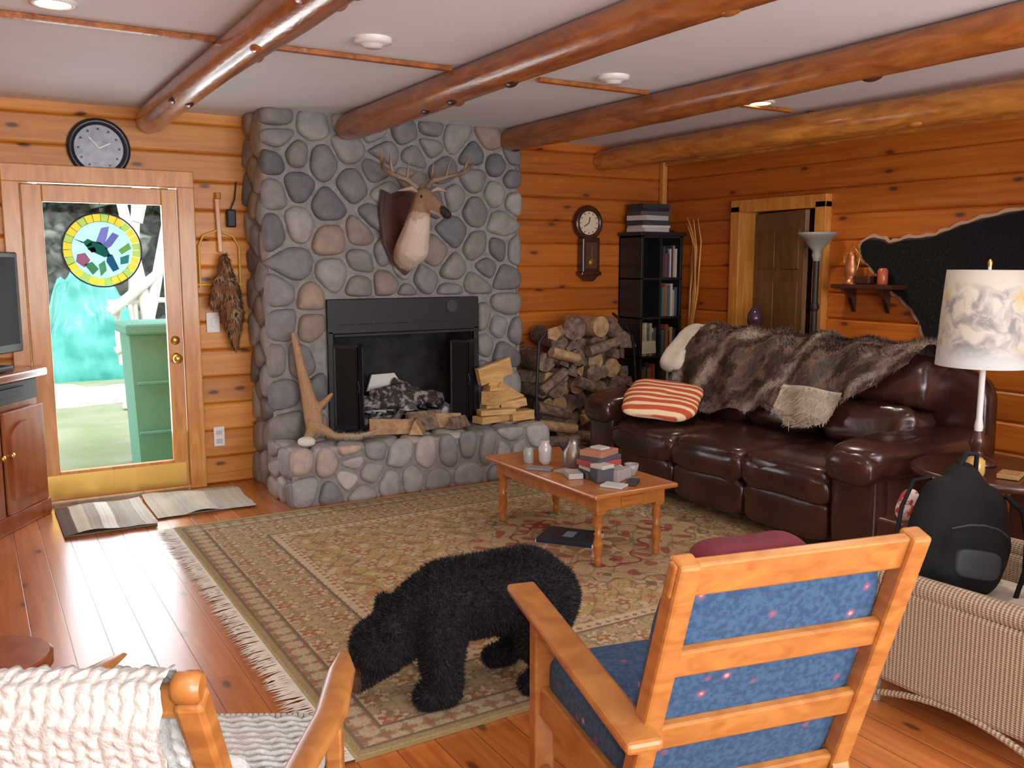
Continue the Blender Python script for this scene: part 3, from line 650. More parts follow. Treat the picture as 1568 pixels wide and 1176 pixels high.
# ------------------------------------------------------------------ coffee table
b=B();tx0,tx1,ty0,ty1,tz=2.58,3.12,3.49,4.60,.41
b.bb(tx0,tx1,ty0,ty1,tz-.025,tz,MAPLE,.01)
b.bb(tx0+.05,tx1-.05,ty0+.05,ty1-.05,tz-.10,tz-.025,MAPLE,.004)
b.bb(tx0+.20,tx1-.20,ty0+.043,ty0+.05,tz-.09,tz-.04,MAPLE,.003)
leg=[(.012,0),(.018,.01),(.02,.04),(.014,.055),(.022,.07),(.026,.12),(.018,.16),(.024,.17),(.016,.18),(.026,.22),(.02,.26),(.027,.27),(.027,.31)]
for x in (tx0+.08,tx1-.08):
    for y in (ty0+.08,ty1-.08):
        b.lathe([(r,z+.016) for r,z in leg],(x,y,0),MAPLE,16);b.bb(x-.028,x+.028,y-.028,y+.028,tz-.12,tz-.03,MAPLE,.004)
b.done('coffee_table')
tz+=.001
def can(b,x,y,r,h,col,mat=ATTRG,z=None):
    z=tz if z is None else z
    b.lathe([(r*.9,0),(r,.008),(r,h*.85),(r*.75,h*.95),(r*.7,h)],(x,y,z),mat,18,col)
b=B();can(b,2.70,4.30,.03,.09,(.30,.30,.29));b.lathe([(.02,0),(.036,.02),(.038,.1),(.025,.12),(.028,.14)],(2.76,4.22,tz),mk('jar_glass_mat',(.45,.43,.42),.1),18);b.done('glass_candle_jar')
b=B();b.lathe([(.05,0),(.06,.03),(.058,.09),(.03,.13),(.022,.16),(.026,.165)],(2.86,4.08,tz),mk('pewter_mat',(.30,.28,.26),.35,metal=.7),20)
b.tube([(2.86,4.03,tz+.13),(2.87,3.96,tz+.12),(2.87,3.95,tz+.06),(2.86,4.02,tz+.03)],.008,BLK,8);b.tube([(2.86,4.13,tz+.06),(2.84,4.20,tz+.12)],[.014,.008],BLK,8);b.done('teapot')
b=B()
hs=(.035,.025,.03,.025,.03)
for i,(c,w) in enumerate((((.05,.05,.07),.20),((.6,.58,.55),.19),((.35,.06,.06),.2),((.08,.08,.1),.18),((.40,.18,.12),.17))):
    zz=tz+sum(hs[:i])
    b.box((2.86+.01*(i%2),3.84,zz+hs[i]/2),(w,.14,hs[i]),ATTR,.003,(0,0,i*9-15),col=c)
b.box((2.865,3.84,tz+.152),(.07,.08,.012),ATTR,.002,(0,0,10),col=(.5,.48,.45))
b.box((2.89,3.72,tz+.03),(.13,.10,.06),ATTR,.003,(0,0,20),col=(.35,.33,.32));b.box((2.80,3.73,tz+.035),(.10,.09,.07),ATTR,.003,(0,0,-10),col=(.06,.06,.08));b.box((2.80,3.73,tz+.08),(.09,.09,.02),ATTR,.003,(0,0,10),col=(.5,.47,.45))
b.box((2.72,3.88,tz+.015),(.08,.12,.03),ATTR,.003,(0,0,-20),col=(.4,.38,.35))
b.done('stack_of_boxes_and_books')
b=B();b.lathe([(.02,0),(.035,.03),(.04,.06),(.036,.06),(.03,.03),(.001,.01)],(3.02,3.76,tz),ATTRG,18,(.3,.3,.32));b.done('ashtray_cup')
b=B();b.box((2.78,3.60,tz+.006),(.09,.12,.012),ATTR,.002,(0,0,30),col=(.5,.5,.5));b.box((2.90,3.60,tz+.008),(.06,.12,.016),ATTR,.004,(0,0,-50),col=(.03,.03,.03));b.done('remote_and_card')
b=B();b.box((2.66,4.12,tz+.006),(.06,.14,.012),ATTR,.002,(0,0,40),col=(.2,.2,.22));b.box((2.76,3.98,tz+.004),(.10,.14,.008),ATTR,.001,(0,0,15),col=(.35,.32,.28));b.done('loose_papers')
b=B();b.box((2.80,4.02,.029),(.24,.32,.028),ATTRG,.003,(0,0,38),col=(.02,.03,.05));b.box((2.80,4.02,.0235),(.236,.330,.018),ATTR,.001,(0,0,38),col=(.7,.7,.68));b.box((2.80,4.02,.0438),(.10,.06,.001),ATTRG,0,(0,0,38),col=(.25,.35,.45));b.done('hardcover_book')
# ------------------------------------------------------------------ sofa
b=B();SY0,SY1=2.76,5.16;aw=.29
b.bb(3.88,4.82,SY0+.04,SY1-.04,.04,.34,LEATH,.03)
L3=(SY1-SY0-2*aw)/3
for i in range(3):
    yc=SY0+aw+L3*(i+.5)
    b.se((4.13,yc,.395),(.82,L3+.01,.21),LEATH,.35,.28,wob=.02)
    b.se((3.83,yc,.37),(.24,L3+.01,.20),LEATH,.6,.35,wob=.03,wf=12)
    b.se((3.82,yc,.20),(.17,L3,.24),LEATH,.45,.3,wob=.02,wf=12)
    b.se((4.52,yc,.60),(.32,L3+.01,.28),LEATH,.5,.35,rot=(0,12,0),wob=.035,wf=11)
    b.se((4.66,yc,.86),(.34,L3+.01,.32),LEATH,.5,.35,rot=(0,12,0),wob=.035,wf=11)
b.se((4.80,(SY0+SY1)/2,.55),(.16,SY1-SY0-.14,.86),LEATH,.3)
for y in (SY0+aw/2,SY1-aw/2):
    b.se((4.28,y,.30),(.96,aw-.03,.52),LEATH,.22,wob=.01)
    b.se((4.22,y,.56),(1.02,aw+.03,.20),LEATH,.5,.35,wob=.03)
    b.se((3.80,y,.34),(.13,aw-.02,.50),LEATH,.4,.35,wob=.012)
    b.se((3.78,y,.53),(.20,aw,.18),LEATH,.7,.4,wob=.01)
sofa=b.done('leather_sofa')
prof=[(4.95,.80),(4.93,.97),(4.80,1.05),(4.62,1.06),(4.50,.98),(4.43,.86),(4.36,.72),(4.30,.60),(4.18,.535),(4.0,.53),(3.9,.52)]
cum=[0]
for i in range(1,len(prof)): cum.append(cum[-1]+math.dist(prof[i],prof[i-1]))
def pp(s_):
    s_=min(max(s_,0),cum[-1]-1e-6)
    for i in range(1,len(prof)):
        if s_<=cum[i]:
            t=(s_-cum[i-1])/(cum[i]-cum[i-1]);a,c=prof[i-1],prof[i]
            dx,dz=c[0]-a[0],c[1]-a[1];L=math.hypot(dx,dz);return a[0]+dx*t,a[1]+dz*t,dz/L,-dx/L
def throw(b,Y0,Y1,lf,s0,cf,mat,nu=70,nv=50,off=.03,amp=.02,nf=9000,fl=.03,seed=2):
    vs=[];fs=[];cs=[]
    for i in range(nu+1):
        u=i/nu;Lm=lf(u)
        for j in range(nv+1):
            s_=s0+(Lm-s0)*j/nv;x,z,nxx,nzz=pp(s_);y=Y0+(Y1-Y0)*u
            o=off+amp*(noise.noise(V((y*5+s_*2,s_*2.2,seed)))+.8*math.sin(y*19+s_*7))
            y+=.04*noise.noise(V((s_*4,u*3,9)))
            vs.append((x-abs(nxx)*o if nxx<0 else x+nxx*o,y,z+nzz*o));cs.append(cf(u,j/nv,s_))
    for i in range(nu):
        for j in range(nv):
            k=i*(nv+1)+j;fs.append((k,k+1,k+nv+2,k+nv+1))
    b.add(vs,fs,mat,True,cs)
    if nf:
        vv=np.array(vs)
        def cfn(p,r):
            dd=((vv[::7]-p)**2).sum(1);k=int(np.argmin(dd))*7;c=cs[k];f=.7+.5*r.random();return (c[0]*f,c[1]*f,c[2]*f)
        fur(b,vs,fs,nf,fl,.003,FURM,cfn,(-.3,0,-1),seed,.35)
def lerp(pts,u):
    for i in range(1,len(pts)):
        if u<=pts[i][0]:
            t=(u-pts[i-1][0])/(pts[i][0]-pts[i-1][0]);return pts[i-1][1]+(pts[i][1]-pts[i-1][1])*t
    return pts[-1][1]
def tc(u,v,s_):
    n=noise.noise(V((u*7+s_*1.5,s_*3.2,3)))+.35*noise.noise(V((u*22,s_*9,5)))
    t=math.sin(u*19+s_*5+n*3)
    if t>.85: return (.30,.24,.20)
    if t>.5: return (.13,.09,.07)
    if t>-.35: return (.05,.032,.025)
    return (.17,.11,.08) if t>-.8 else (.10,.08,.07)
b=B();throw(b,4.96,3.12,lambda u:lerp([(0,1.0),(.1,1.14),(.25,1.22),(.4,1.12),(.5,1.04),(.62,1.12),(.72,1.0),(.85,.88),(1,.66)],u),.02,tc,FURM,nv=60,nf=20000)
throw(b,3.92,3.50,lambda u:lerp([(0,1.1),(.5,1.22),(.8,1.2),(1,1.02)],u),.88,lambda u,v,s_:(.52,.46,.38) if v<.75 else (.38,.30,.22),FURM,nu=24,nv=20,off=.05,nf=2500,fl=.035,seed=4)
b.done('faux_fur_throw',parent=sofa)
b=B();b.se((4.56,5.04,.93),(.50,.28,.15),CREAM,.75,.5,rot=(0,-36,8),wob=.03);b.done('cream_pillow',parent=sofa)
def stripem():
    m,nt,bs=newmat('red_stripe_fabric_mat');v=coords(nt);w=nt.nodes.new('ShaderNodeTexWave');w.bands_direction='X';w.inputs['Scale'].default_value=4.2;w.inputs['Distortion'].default_value=.6;nt.links.new(v,w.inputs['Vector'])
    c=mixc(nt,mrange(nt,w.outputs[1],.6,.7),(.50,.085,.03),(.78,.62,.42));nt.links.new(c,bs.inputs['Base Color']);bs.inputs['Roughness'].default_value=.9;return m
b=B();b.se((0,0,0),(.56,.50,.12),stripem(),.9,.4,wob=.03);o=b.done('striped_throw_pillow',(3.98,4.64,.635),parent=sofa);o.rotation_euler=(R(4),R(-16),R(40))
# ------------------------------------------------------------------ bookshelf
b=B();BX0,BX1,BY0,BY1,BH=4.96,5.42,6.09,6.40,1.78
BKW=mk('black_shelf_mat',(.016,.015,.016),.4)
b.bb(BX0,BX0+.025,BY0,BY1,0,BH,BKW,.003);b.bb(BX1-.025,BX1,BY0,BY1,0,BH,BKW,.003);b.bb(BX0,BX1,BY1-.015,BY1,0,BH,BKW)
sh_z=[.05,.40,.74,1.08,1.42,BH]
for z in sh_z: b.bb(BX0,BX1,BY0,BY1,z-.02,z,BKW,.003)
b.bb(BX0-.02,BX1+.02,BY0-.02,BY1,BH,BH+.03,BKW,.004);b.bb(5.18,5.20,BY0+.02,BY1,0,BH,BKW)
BS_=b.done('bookshelf')
b=B();rnd=random.Random(21)
pal=[(.5,.5,.48),(.25,.04,.04),(.05,.05,.06),(.45,.35,.2),(.06,.1,.2),(.6,.58,.5),(.1,.15,.1),(.35,.1,.06),(.03,.03,.03)]
for z in sh_z[:-1]:
    for xa,xb in ((BX0+.03,5.175),(5.205,BX1-.03)):
        if xa<5.1 and z>.8: continue
        x=xa+.01
        while x<xb-.03:
            w=rnd.uniform(.014,.034);h=rnd.uniform(.2,.29);b.box((x+w/2,BY0+.11,z+h/2+.001),(w*.92,.18,h),ATTR,.002,col=rnd.choice(pal));x+=w
b.box((5.07,BY0+.03,.87),(.16,.02,.22),ATTR,.002,(-6,0,0),col=(.6,.6,.42))
b.done('row_of_books')
b=B();z=BH+.032
for i in range(7):
    h=rnd.uniform(.02,.045);b.box((5.12+.02*rnd.random(),6.22,z+h/2),(.30,.22,h),ATTR,.002,(0,0,rnd.uniform(-12,12)),col=[(.55,.54,.52),(.62,.60,.57),(.05,.05,.06),(.55,.53,.5),(.08,.08,.09),(.03,.03,.03),(.03,.03,.03)][i]);z+=h
b.done('stack_of_magazines')
b=B()
for i in range(6):
    r=random.Random(i);x=5.43-.008*i;b.tube([(x,6.02,0),(x+.005,6.0,.6),(5.40+.02*r.random(),5.98-.02*i,1.3),(5.42+r.uniform(-.06,.02),5.96-.02*i,1.65+.1*r.random()),(5.38+r.uniform(-.10,.04),5.90,1.85+.1*r.random())],[.012,.012,.01,.008,.004],TRIM,7)
b.done('bundle_of_branches')
# ------------------------------------------------------------------ firewood
b=B();rnd=random.Random(31)
z=.09;row=0
while z<.98:
    x=3.78+(.06 if row%2 else 0)+(.12 if z>.8 else 0)
    xe=4.66-(.10 if z>.9 else 0)
    while x<xe:
        r=rnd.uniform(.045,.085);yf_=rnd.uniform(5.84,5.98);L=.36
        kk=rnd.choice([3,4,14,14,5]);cx_,cz_=x+r*.8,z+rnd.uniform(-.03,.03);ph=rnd.random()*6
        ring=[]
        for j in range(14):
            a=2*math.pi*j/14
            rr=r if kk==14 else r*(math.cos(math.pi/kk)/math.cos(((a+ph)%(2*math.pi/kk))-math.pi/kk))*1.15
            rr=min(rr,r*1.25)*(1+.06*rnd.random());ring.append((rr*math.cos(a),rr*math.sin(a)))
        tl=rnd.uniform(-.10,.10);tl2=rnd.uniform(-.04,.04)
        vs=[(cx_+p,yf_,cz_+q) for p,q in ring]+[(cx_+p+tl,yf_+L,cz_+q+tl2) for p,q in ring]
        b.add(vs,[(j,j+14,(j+1)%14+14,(j+1)%14) for j in range(14)],BARK,False);b.add(vs[:14],[tuple(range(14))],CUTW if rnd.random()<.5 else BARK,False)
        x+=r*1.65
    z+=.115;row+=1
b.tube([(4.60,5.95,.95),(4.45,5.88,1.06)],[.07,.07],BARK,12)
b.tube([(4.1,5.85,1.03),(4.32,6.1,1.02)],[.09,.09],BARK,14);b.tube([(4.34,5.82,1.04),(4.3,6.2,1.04)],[.085,.085],CUTW,14)
b.tube([(3.9,5.84,1.0),(4.12,6.05,1.0)],[.06,.06],CUTW,5)
for p,q,r in (((3.95,5.72,.06),(4.3,5.78,.06),.05),((3.72,5.74,.06),(3.92,5.6,.06),.05),((3.70,5.80,.16),(4.0,5.62,.18),.05),((4.0,5.78,.20),(4.3,5.66,.16),.05),((3.75,5.82,.30),(4.05,5.74,.24),.045),((4.35,5.76,.4),(4.55,5.70,.12),.05)): b.tube([p,q],[r,r],BARK if r==.05 else CUTW,7,jit=.25)
for p,q,r,m_ in (((3.72,5.80,.44),(4.02,5.80,.36),.05,BARK),((3.76,5.80,.56),(4.0,5.82,.70),.045,BARK),((4.1,5.80,.62),(4.42,5.80,.50),.05,BARK),((4.15,5.80,.30),(4.5,5.80,.40),.045,CUTW),((4.2,5.80,.85),(4.5,5.80,.92),.05,BARK),((3.85,5.80,.86),(4.1,5.80,.80),.045,CUTW)): b.tube([p,q],[r,r*.9],m_,6,jit=.3)
b.tube([(3.70,5.76,0),(3.69,5.76,.6),(3.71,5.76,.95),(3.77,5.76,1.02)],.012,BLK,8);b.tube([(4.74,5.88,0),(4.75,5.88,.6),(4.72,5.88,.9),(4.62,5.88,1.06),(4.5,5.88,1.14)],.012,BLK,8)
b.done('firewood_stack')
# ------------------------------------------------------------------ right wall door etc.
b=B()
b.bb(5.40,5.62,5.40,5.50,0,2.0,TRIM,.006);b.bb(5.40,5.62,4.54,4.64,0,2.0,TRIM,.006);b.bb(5.40,5.62,4.54,5.50,1.95,2.05,TRIM,.006);b.done('trim_5')
b=B();b.T=Matrix.Translation((5.60,5.40,0))@Matrix.Rotation(R(-18),4,'Z')
DB=mk('brown_door_mat',(.19,.10,.035),.4,col2=(.13,.062,.022),vs=4,stretch=(4,4,1))
b.box((0.0,-.39,.98),(.035,.76,1.92),DB,.003)
for y in (-.21,-.57):
    for z,h in ((.45,.6),(1.15,.5),(1.65,.3)): b.box((-.02,y,z),(.012,.26,h),DB,.008,seg=3)
b.lathe([(.028,0),(.012,.02),(.03,.05),(.001,.06)],(-.02,-.70,.95),BRASS,14,T=Matrix.Rotation(R(-90),4,'Y'))
b.done('door_2')
b=B();PS=mk('pewter_shade_mat',(.25,.25,.22),.5);tx_,ty_=5.28,4.50
b.lathe([(.12,0),(.125,.015),(.05,.03),(.025,.05),(.022,1.56)],(tx_,ty_,0),BLK,20);b.lathe([(.022,1.56),(.035,1.60),(.03,1.63),(.075,1.68),(.10,1.72),(.135,1.745),(.14,1.765),(.125,1.765),(.02,1.72)],(tx_,ty_,0),PS,28)
b.lathe([(.024,1.2),(.035,1.23),(.024,1.26)],(tx_,ty_,0),BLK,16);b.done('torchiere_floor_lamp')
b=B();b.bb(5.27,5.455,3.86,4.36,1.37,1.40,DKW,.006)
for y in (4.0,4.28): b.poly([(5.455,y,1.37),(5.30,y,1.37),(5.40,y,1.30),(5.455,y,1.2)],(0,.03,0),DKW)
b.done('wooden_wall_shelf')
b=B();b.lathe([(.05,0),(.05,.02),(.03,.03),(.045,.06),(.05,.12),(.03,.17),(.035,.18),(.02,.22)],(5.36,4.26,1.402),mk('copper_mat',(.45,.18,.07),.35,metal=.6),18);b.tube([(5.36,4.21,1.5),(5.36,4.19,1.6),(5.36,4.26,1.68),(5.36,4.33,1.6),(5.36,4.31,1.5)],.004,BRASS,6);b.done('copper_lantern')
b=B();can(b,5.36,4.0,.035,.11,(.45,.10,.05),z=1.402);b.done('red_candle_jar')
b=B();b.box((5.36,4.13,1.43),(.10,.12,.055),DKW,.01);b.done('small_wooden_box')
BS=mk('bear_pelt_mat',(.008,.008,.009),.8,spec=.2)
out=[(4.24,1.70),(4.10,1.71),(4.02,1.66),(3.90,1.70),(3.72,1.70),(3.60,1.74),(3.45,1.79),(3.25,1.83),(3.05,1.86),(2.7,1.90),(2.2,1.92),(1.8,1.95),(1.5,1.9),(1.55,1.75),(1.85,1.68),(2.0,1.5),(1.9,1.3),(2.0,1.1),(2.5,1.2),(3.0,1.18),(3.4,1.12),(3.55,.95),(3.68,.97),(3.72,1.12),(3.80,1.24),(3.92,1.34),(4.04,1.40),(4.14,1.52),(4.24,1.60)]
def smoothp(P,n=2):
    for _ in range(n):
        Q=[]
        for i in range(len(P)):
            a=P[i];c=P[(i+1)%len(P)];Q+=[(a[0]*.75+c[0]*.25,a[1]*.75+c[1]*.25),(a[0]*.25+c[0]*.75,a[1]*.25+c[1]*.75)]
        P=Q
    return P
sp=smoothp(out)
def offp(P,d):
    Q=[]
    for i in range(len(P)):
        a=P[i-1];c=P[(i+1)%len(P)];dx,dz=c[0]-a[0],c[1]-a[1];L=math.hypot(dx,dz)+1e-9;w=d*(1+.25*math.sin(i*1.9));Q.append((P[i][0]+dz/L*w*-1,P[i][1]+dx/L*w))
    return Q
ar=sum(sp[i][0]*sp[(i+1)%len(sp)][1]-sp[(i+1)%len(sp)][0]*sp[i][1] for i in range(len(sp)))
sg_=-1 if ar>0 else 1
def flat(b,P,x,th,mat,col=(1,1,1)):
    pts=[V((x,p[0],p[1])) for p in P];tri=tessellate_polygon([pts]);n=len(pts)
    vs=pts+[p+V((-th,0,0)) for p in pts];fs=[tuple(i+n for i in t) for t in tri]+[(i,(i+1)%n,(i+1)%n+n,i+n) for i in range(n)]
    b.add(vs,fs,mat,False,col)
    return vs[n:],tri
b=B();flat(b,offp(sp,.036*sg_),5.455,.006,ATTR,(.50,.33,.22));flat(b,offp(sp,.014*sg_),5.449,.005,ATTR,(.05,.03,.03));v2,t2=flat(b,sp,5.444,.02,BS)
t2=[t if ((V(v2[t[1]])-V(v2[t[0]])).cross(V(v2[t[2]])-V(v2[t[0]]))).x<0 else (t[0],t[2],t[1]) for t in t2]
fur(b,v2,t2,14000,.03,.003,FURM,lambda p,r:(.010,.010,.011) if r.random()<.85 else (.02,.02,.023),(0,.2,-1),6,.2,.15)
b.done('bearskin_wall_hanging')
# ------------------------------------------------------------------ lamp and side table
LX,LY=4.04,2.37
b=B();b.lathe([(.33,.56),(.35,.57),(.35,.59),(.335,.60)],(LX,LY,0),DKW,40);b.lathe([(.05,.02),(.06,.05),(.03,.12),(.04,.3),(.03,.45),(.08,.56)],(LX,LY,0),DKW,20)
for k in range(3):
    a=k*2.09+.5;b.tube([(LX,LY,.12),(LX+.15*math.cos(a),LY+.15*math.sin(a),.10),(LX+.28*math.cos(a),LY+.28*math.sin(a),.03)],[.025,.02,.014],DKW,8)
b.done('round_side_table')
b=B();lx,ly=4.06,2.46;z0=.601
b.lathe([(.085,0),(.09,.01),(.07,.025),(.03,.04),(.025,.07),(.04,.10),(.03,.13),(.02,.16)],(lx,ly,z0),DKW,24)
b.lathe([(.016,.15),(.02,.18),(.014,.22),(.014,.50),(.02,.51),(.010,.53),(.008,.93)],(lx,ly,z0),WHITE,18)
def shadem():
    m,nt,bs=newmat('painted_lampshade_mat');v=coords(nt)
    s=nt.nodes.new('ShaderNodeSeparateXYZ');nt.links.new(v,s.inputs[0])
    n1=noiset(nt,v,13,6,.8);n2=noiset(nt,v,5,4,.3)
    c=mixc(nt,mrange(nt,n1,.42,.62),(.52,.49,.44),(.24,.235,.23))
    c=mixc(nt,mrange(nt,n2,.56,.64),c,(.50,.38,.13))
    hi=mrange(nt,s.outputs[2],1.40,1.48);c=mixc(nt,hi,c,(.53,.49,.45));c=mixc(nt,mrange(nt,s.outputs[2],1.10,1.18,1,0),c,(.52,.53,.54))
    nt.links.new(c,bs.inputs['Base Color']);bs.inputs['Roughness'].default_value=.8
    nt.links.new(c,bs.inputs['Emission Color']);bs.inputs['Emission Strength'].default_value=.06;return m
b.lathe([(.18,.47),(.207,.47),(.207,.472),(.195,.7),(.18,.915),(.178,.915),(.193,.7),(.205,.475)],(lx,ly,z0),shadem(),48,caps=False)
for a in (0,2.09,4.18): b.tube([(lx,ly,z0+.89),(lx+.179*math.cos(a),ly+.179*math.sin(a),z0+.91)],.002,BRASS,5)
b.lathe([(.006,.92),(.012,.95),(.004,.965)],(lx,ly,z0),BRASS,10)
b.done('table_lamp')
b=B();can(b,3.84,2.33,.04,.08,(.55,.35,.1),z=.601);b.done('amber_candle_jar')
b=B();can(b,4.16,2.21,.035,.08,(.65,.65,.62),z=.601);b.done('white_mug')
b=B();b.box((3.93,2.22,.612),(.12,.09,.02),ATTR,.003,(0,0,20),col=(.35,.2,.08));b.box((4.08,2.11,.607),(.16,.11,.012),ATTR,.001,(0,0,-20),col=(.5,.5,.48));b.done('notepads')
b=B();rnd=random.Random(40);b.lathe([(.12,0),(.16,.12),(.17,.2),(.15,.2)],(4.66,2.30,.46),mk('basket_mat',(.25,.12,.05),.8,col2=(.1,.05,.02),vs=30),20)
b.bb(4.46,4.90,2.08,2.52,.015,.46,DKW,.02)
for i in range(80):
    a=rnd.random()*6.28;r=rnd.uniform(.02,.2);p=V((4.66+r*math.cos(a),2.30+r*math.sin(a),.66+rnd.uniform(0,.3)));q=p+V((rnd.uniform(-.07,.07),rnd.uniform(-.07,.07),rnd.uniform(-.02,.09)))
    b.tube([(4.66,2.30,.6),p,q],[.003,.004,.002],ATTR,5,(.12,.07,.03));b.se(q,(.07,.05,.02),ATTR,1,rot=(rnd.uniform(-60,60),rnd.uniform(-60,60),0),nu=8,nv=6,col=rnd.choice([(.22,.07,.04),(.08,.07,.03),(.3,.13,.05),(.05,.04,.03)]))
b.done('dried_flower_basket')
b=B();b.lathe([(.05,0),(.02,.02),(.015,.06),(.04,.09),(.06,.14),(.055,.2),(.03,.24),(.012,.26)],(5.2,5.0,.96),mk('dark_glass_mat',(.06,.03,.05),.1),20);b.bb(5.05,5.38,4.85,5.15,0,.96,DKW,.01);b.done('vase_on_pedestal')
# ------------------------------------------------------------------ bear
b=B()
def S(ch): return [(x*.84,y*1.10,z*1.14,r*1.02) for x,y,z,r in ch]
BE=[S([(.31,0,.27,.13),(.22,0,.30,.155),(.05,0,.295,.148),(-.12,0,.285,.148),(-.24,0,.25,.122),(-.33,0,.205,.105)]),
 S([(-.36,.0,.185,.105),(-.42,.0,.16,.105)]),
 S([(-.42,0,.14,.08),(-.49,0,.085,.056),(-.53,0,.06,.047)]),
 S([(.28,-.06,.24,.11),(.24,-.11,.16,.08),(.30,-.115,.09,.052),(.27,-.115,.04,.045),(.20,-.115,.032,.042)]),
 S([(.28,.06,.24,.11),(.20,.11,.16,.075),(.24,.115,.09,.05),(.18,.115,.04,.045),(.11,.115,.032,.042)]),
 S([(-.17,-.07,.24,.10),(-.18,-.115,.14,.072),(-.17,-.12,.05,.06),(-.24,-.12,.033,.052)]),
 S([(-.14,.07,.24,.095),(-.12,.115,.14,.066),(-.12,.12,.05,.053),(-.17,.12,.033,.05)]),
 S([(-.385,-.09,.24,.03),(-.38,-.105,.262,.034)]),S([(-.385,.09,.24,.03),(-.38,.105,.262,.034)])]
vs,fs=blob(BE,.012,3)
def bc_(p,r=None):
    if p[0]<-.425 and p[2]<.135: return (.10,.048,.025)
    if r is None: return (.010,.010,.012)
    k=r.random();return (.010,.010,.012) if k<.65 else ((.020,.020,.024) if k<.94 else (.045,.045,.053))
b.add(vs,fs,FURM,True,[bc_(v) for v in vs])
fv=[f for f in fs if not (vs[f[0]][0]<-.44 and vs[f[0]][2]<.12)]
fur(b,vs,fv,60000,.018,.0024,FURM,bc_,(.35,0,-.5),9,.75,.45)
b.se((-.49,0,.082),(.03,.04,.028),ATTRG,1,col=(.01,.008,.008),nu=12,nv=8)
for sy in (-1,1): b.se((-.425,sy*.06,.19),(.018,.018,.018),ATTRG,1,col=(.02,.01,.005),nu=10,nv=8)
o=b.done('bear_cub',(1.51,2.76,.018),-16)
# ------------------------------------------------------------------ right armchair
b=B();hw=.308
for sx in (-1,1):
    x=sx*(hw-.03);ya=-.38 if sx<0 else -.24
    b.beam((x,-.435,.98),(x,-.17,.22),.05,.05,OAK,.008)
    b.beam((x,-.20,.38),(x,-.34,.02),.05,.05,OAK,.006)
    b.beam((x,.34,.02),(x,.34,.60),.06,.05,OAK,.006)
    b.beam((sx*(hw+.02 if sx<0 else hw-.0),ya,.57),(sx*(hw+.0),.44,.625),.085,.028,OAK,.01)
    b.beam((x,-.22,.33),(x,.34,.33),.03,.09,OAK,.005)
    b.beam((x,-.30,.12),(x,.34,.12),.025,.04,OAK,.005)
sl=V((0,.265,-.76)).normalized()
top=V((0,-.435,.98))
for k,(dd,h) in enumerate(((.045,.08),(.265,.07),(.475,.07),(.68,.07))):
    p=top+sl*dd
    b.beam((-hw+.03 if k else -hw,p.y,p.z),(hw-.03 if k else hw,p.y,p.z),.026,h,OAK,.006,up=tuple(-sl))
b.beam((-hw+.03,.34,.33),(hw-.03,.34,.33),.03,.09,OAK,.005)
ang=math.degrees(math.atan2(.265,.76))
cp=top+sl*.42+V((0,.055,.02))
b.se(tuple(cp),(.53,.10,.70),BLUE,.35,.3,rot=(ang,0,0))
b.se((0,.08,.40),(.55,.56,.13),BLUE,.35,.25)
arm=b.done('slat_back_armchair',(1.52,1.635,0),-12)
b=B();b.se((-.05,-.30,.905),(.26,.10,.11),mk('maroon_fabric_mat',(.13,.016,.024),.9,bump=.3),.55,.4,wob=.02);b.done('maroon_pillow',parent=arm)
# ------------------------------------------------------------------ left rocking chair
b=B()
for sx in (-1,1):
    x=sx*.19
    b.beam((x,-.50,.91),(x,-.18,.30),.045,.045,OAK,.008)
    b.beam((x,-.20,.38),(x*1.2,-.24,.08),.04,.04,OAK,.006);b.beam((sx*.26,.24,.08),(sx*.26,.24,.58),.04,.04,OAK,.006)
    b.tube([(sx*.24,-.40,.62),(sx*.27,-.2,.60),(sx*.29,.05,.59),(sx*.285,.22,.61),(sx*.27,.34,.60)],[.025,.032,.036,.032,.012],OAK,14,squash=.4)
    b.tube([(sx*.26,-.6,.09),(sx*.26,-.3,.04),(sx*.26,0,.02),(sx*.26,.25,.04),(sx*.26,.42,.08)],.02,OAK,8)
    b.tube([(sx*.165,-.50,.925),(sx*.172,-.50,.925),(sx*.200,-.50,.925),(sx*.208,-.50,.925)],[.019,.025,.025,.019],OAK,18)
b.beam((-.19,-.49,.90),(.19,-.49,.90),.03,.05,OAK,.01);b.bb(-.27,.27,-.2,.28,.32,.36,OAK,.008)
rc=b.done('rocking_chair',(.33,1.86,0),-30)
b=B();P2=[(-.36,.38),(-.47,.78),(-.485,.91),(-.505,.945),(-.535,.935),(-.55,.89),(-.50,.70),(-.42,.45)]
c2=[0]
for i in range(1,len(P2)): c2.append(c2[-1]+math.dist(P2[i],P2[i-1]))
def kp(s_):
    for i in range(1,len(P2)):
        if s_<=c2[i]+1e-9:
            t=(s_-c2[i-1])/(c2[i]-c2[i-1]);return P2[i-1][0]+(P2[i][0]-P2[i-1][0])*t,P2[i-1][1]+(P2[i][1]-P2[i-1][1])*t,-(P2[i][1]-P2[i-1][1]),(P2[i][0]-P2[i-1][0])
nu,nv=230,260;vs=[];fs=[]
for i in range(nu+1):
    x=-.27+.435*i/nu
    for j in range(nv+1):
        s_=c2[-1]*j/nv;y,z,a_,c_=kp(min(s_,c2[-1]-1e-6));L=math.hypot(a_,c_)+1e-9
        cab=.0045*abs(math.sin(s_*130+.7*math.sin(x*160)))+.0025*abs(math.sin(x*150+s_*20))
        w=.006*noise.noise(V((x*6,s_*5,1)))
        ny_,nz_=a_/L,c_/L
        h=.008+cab+w
        tt=min(1,max(0,(z-.86)/.06))
        vs.append((x+.003*math.sin(s_*80),y+(-1 if s_>c2[3] else 1)*abs(ny_)*h,z+h*tt))
for i in range(nu):
    for j in range(nv):
        k=i*(nv+1)+j;fs.append((k,k+nv+1,k+nv+2,k+1))
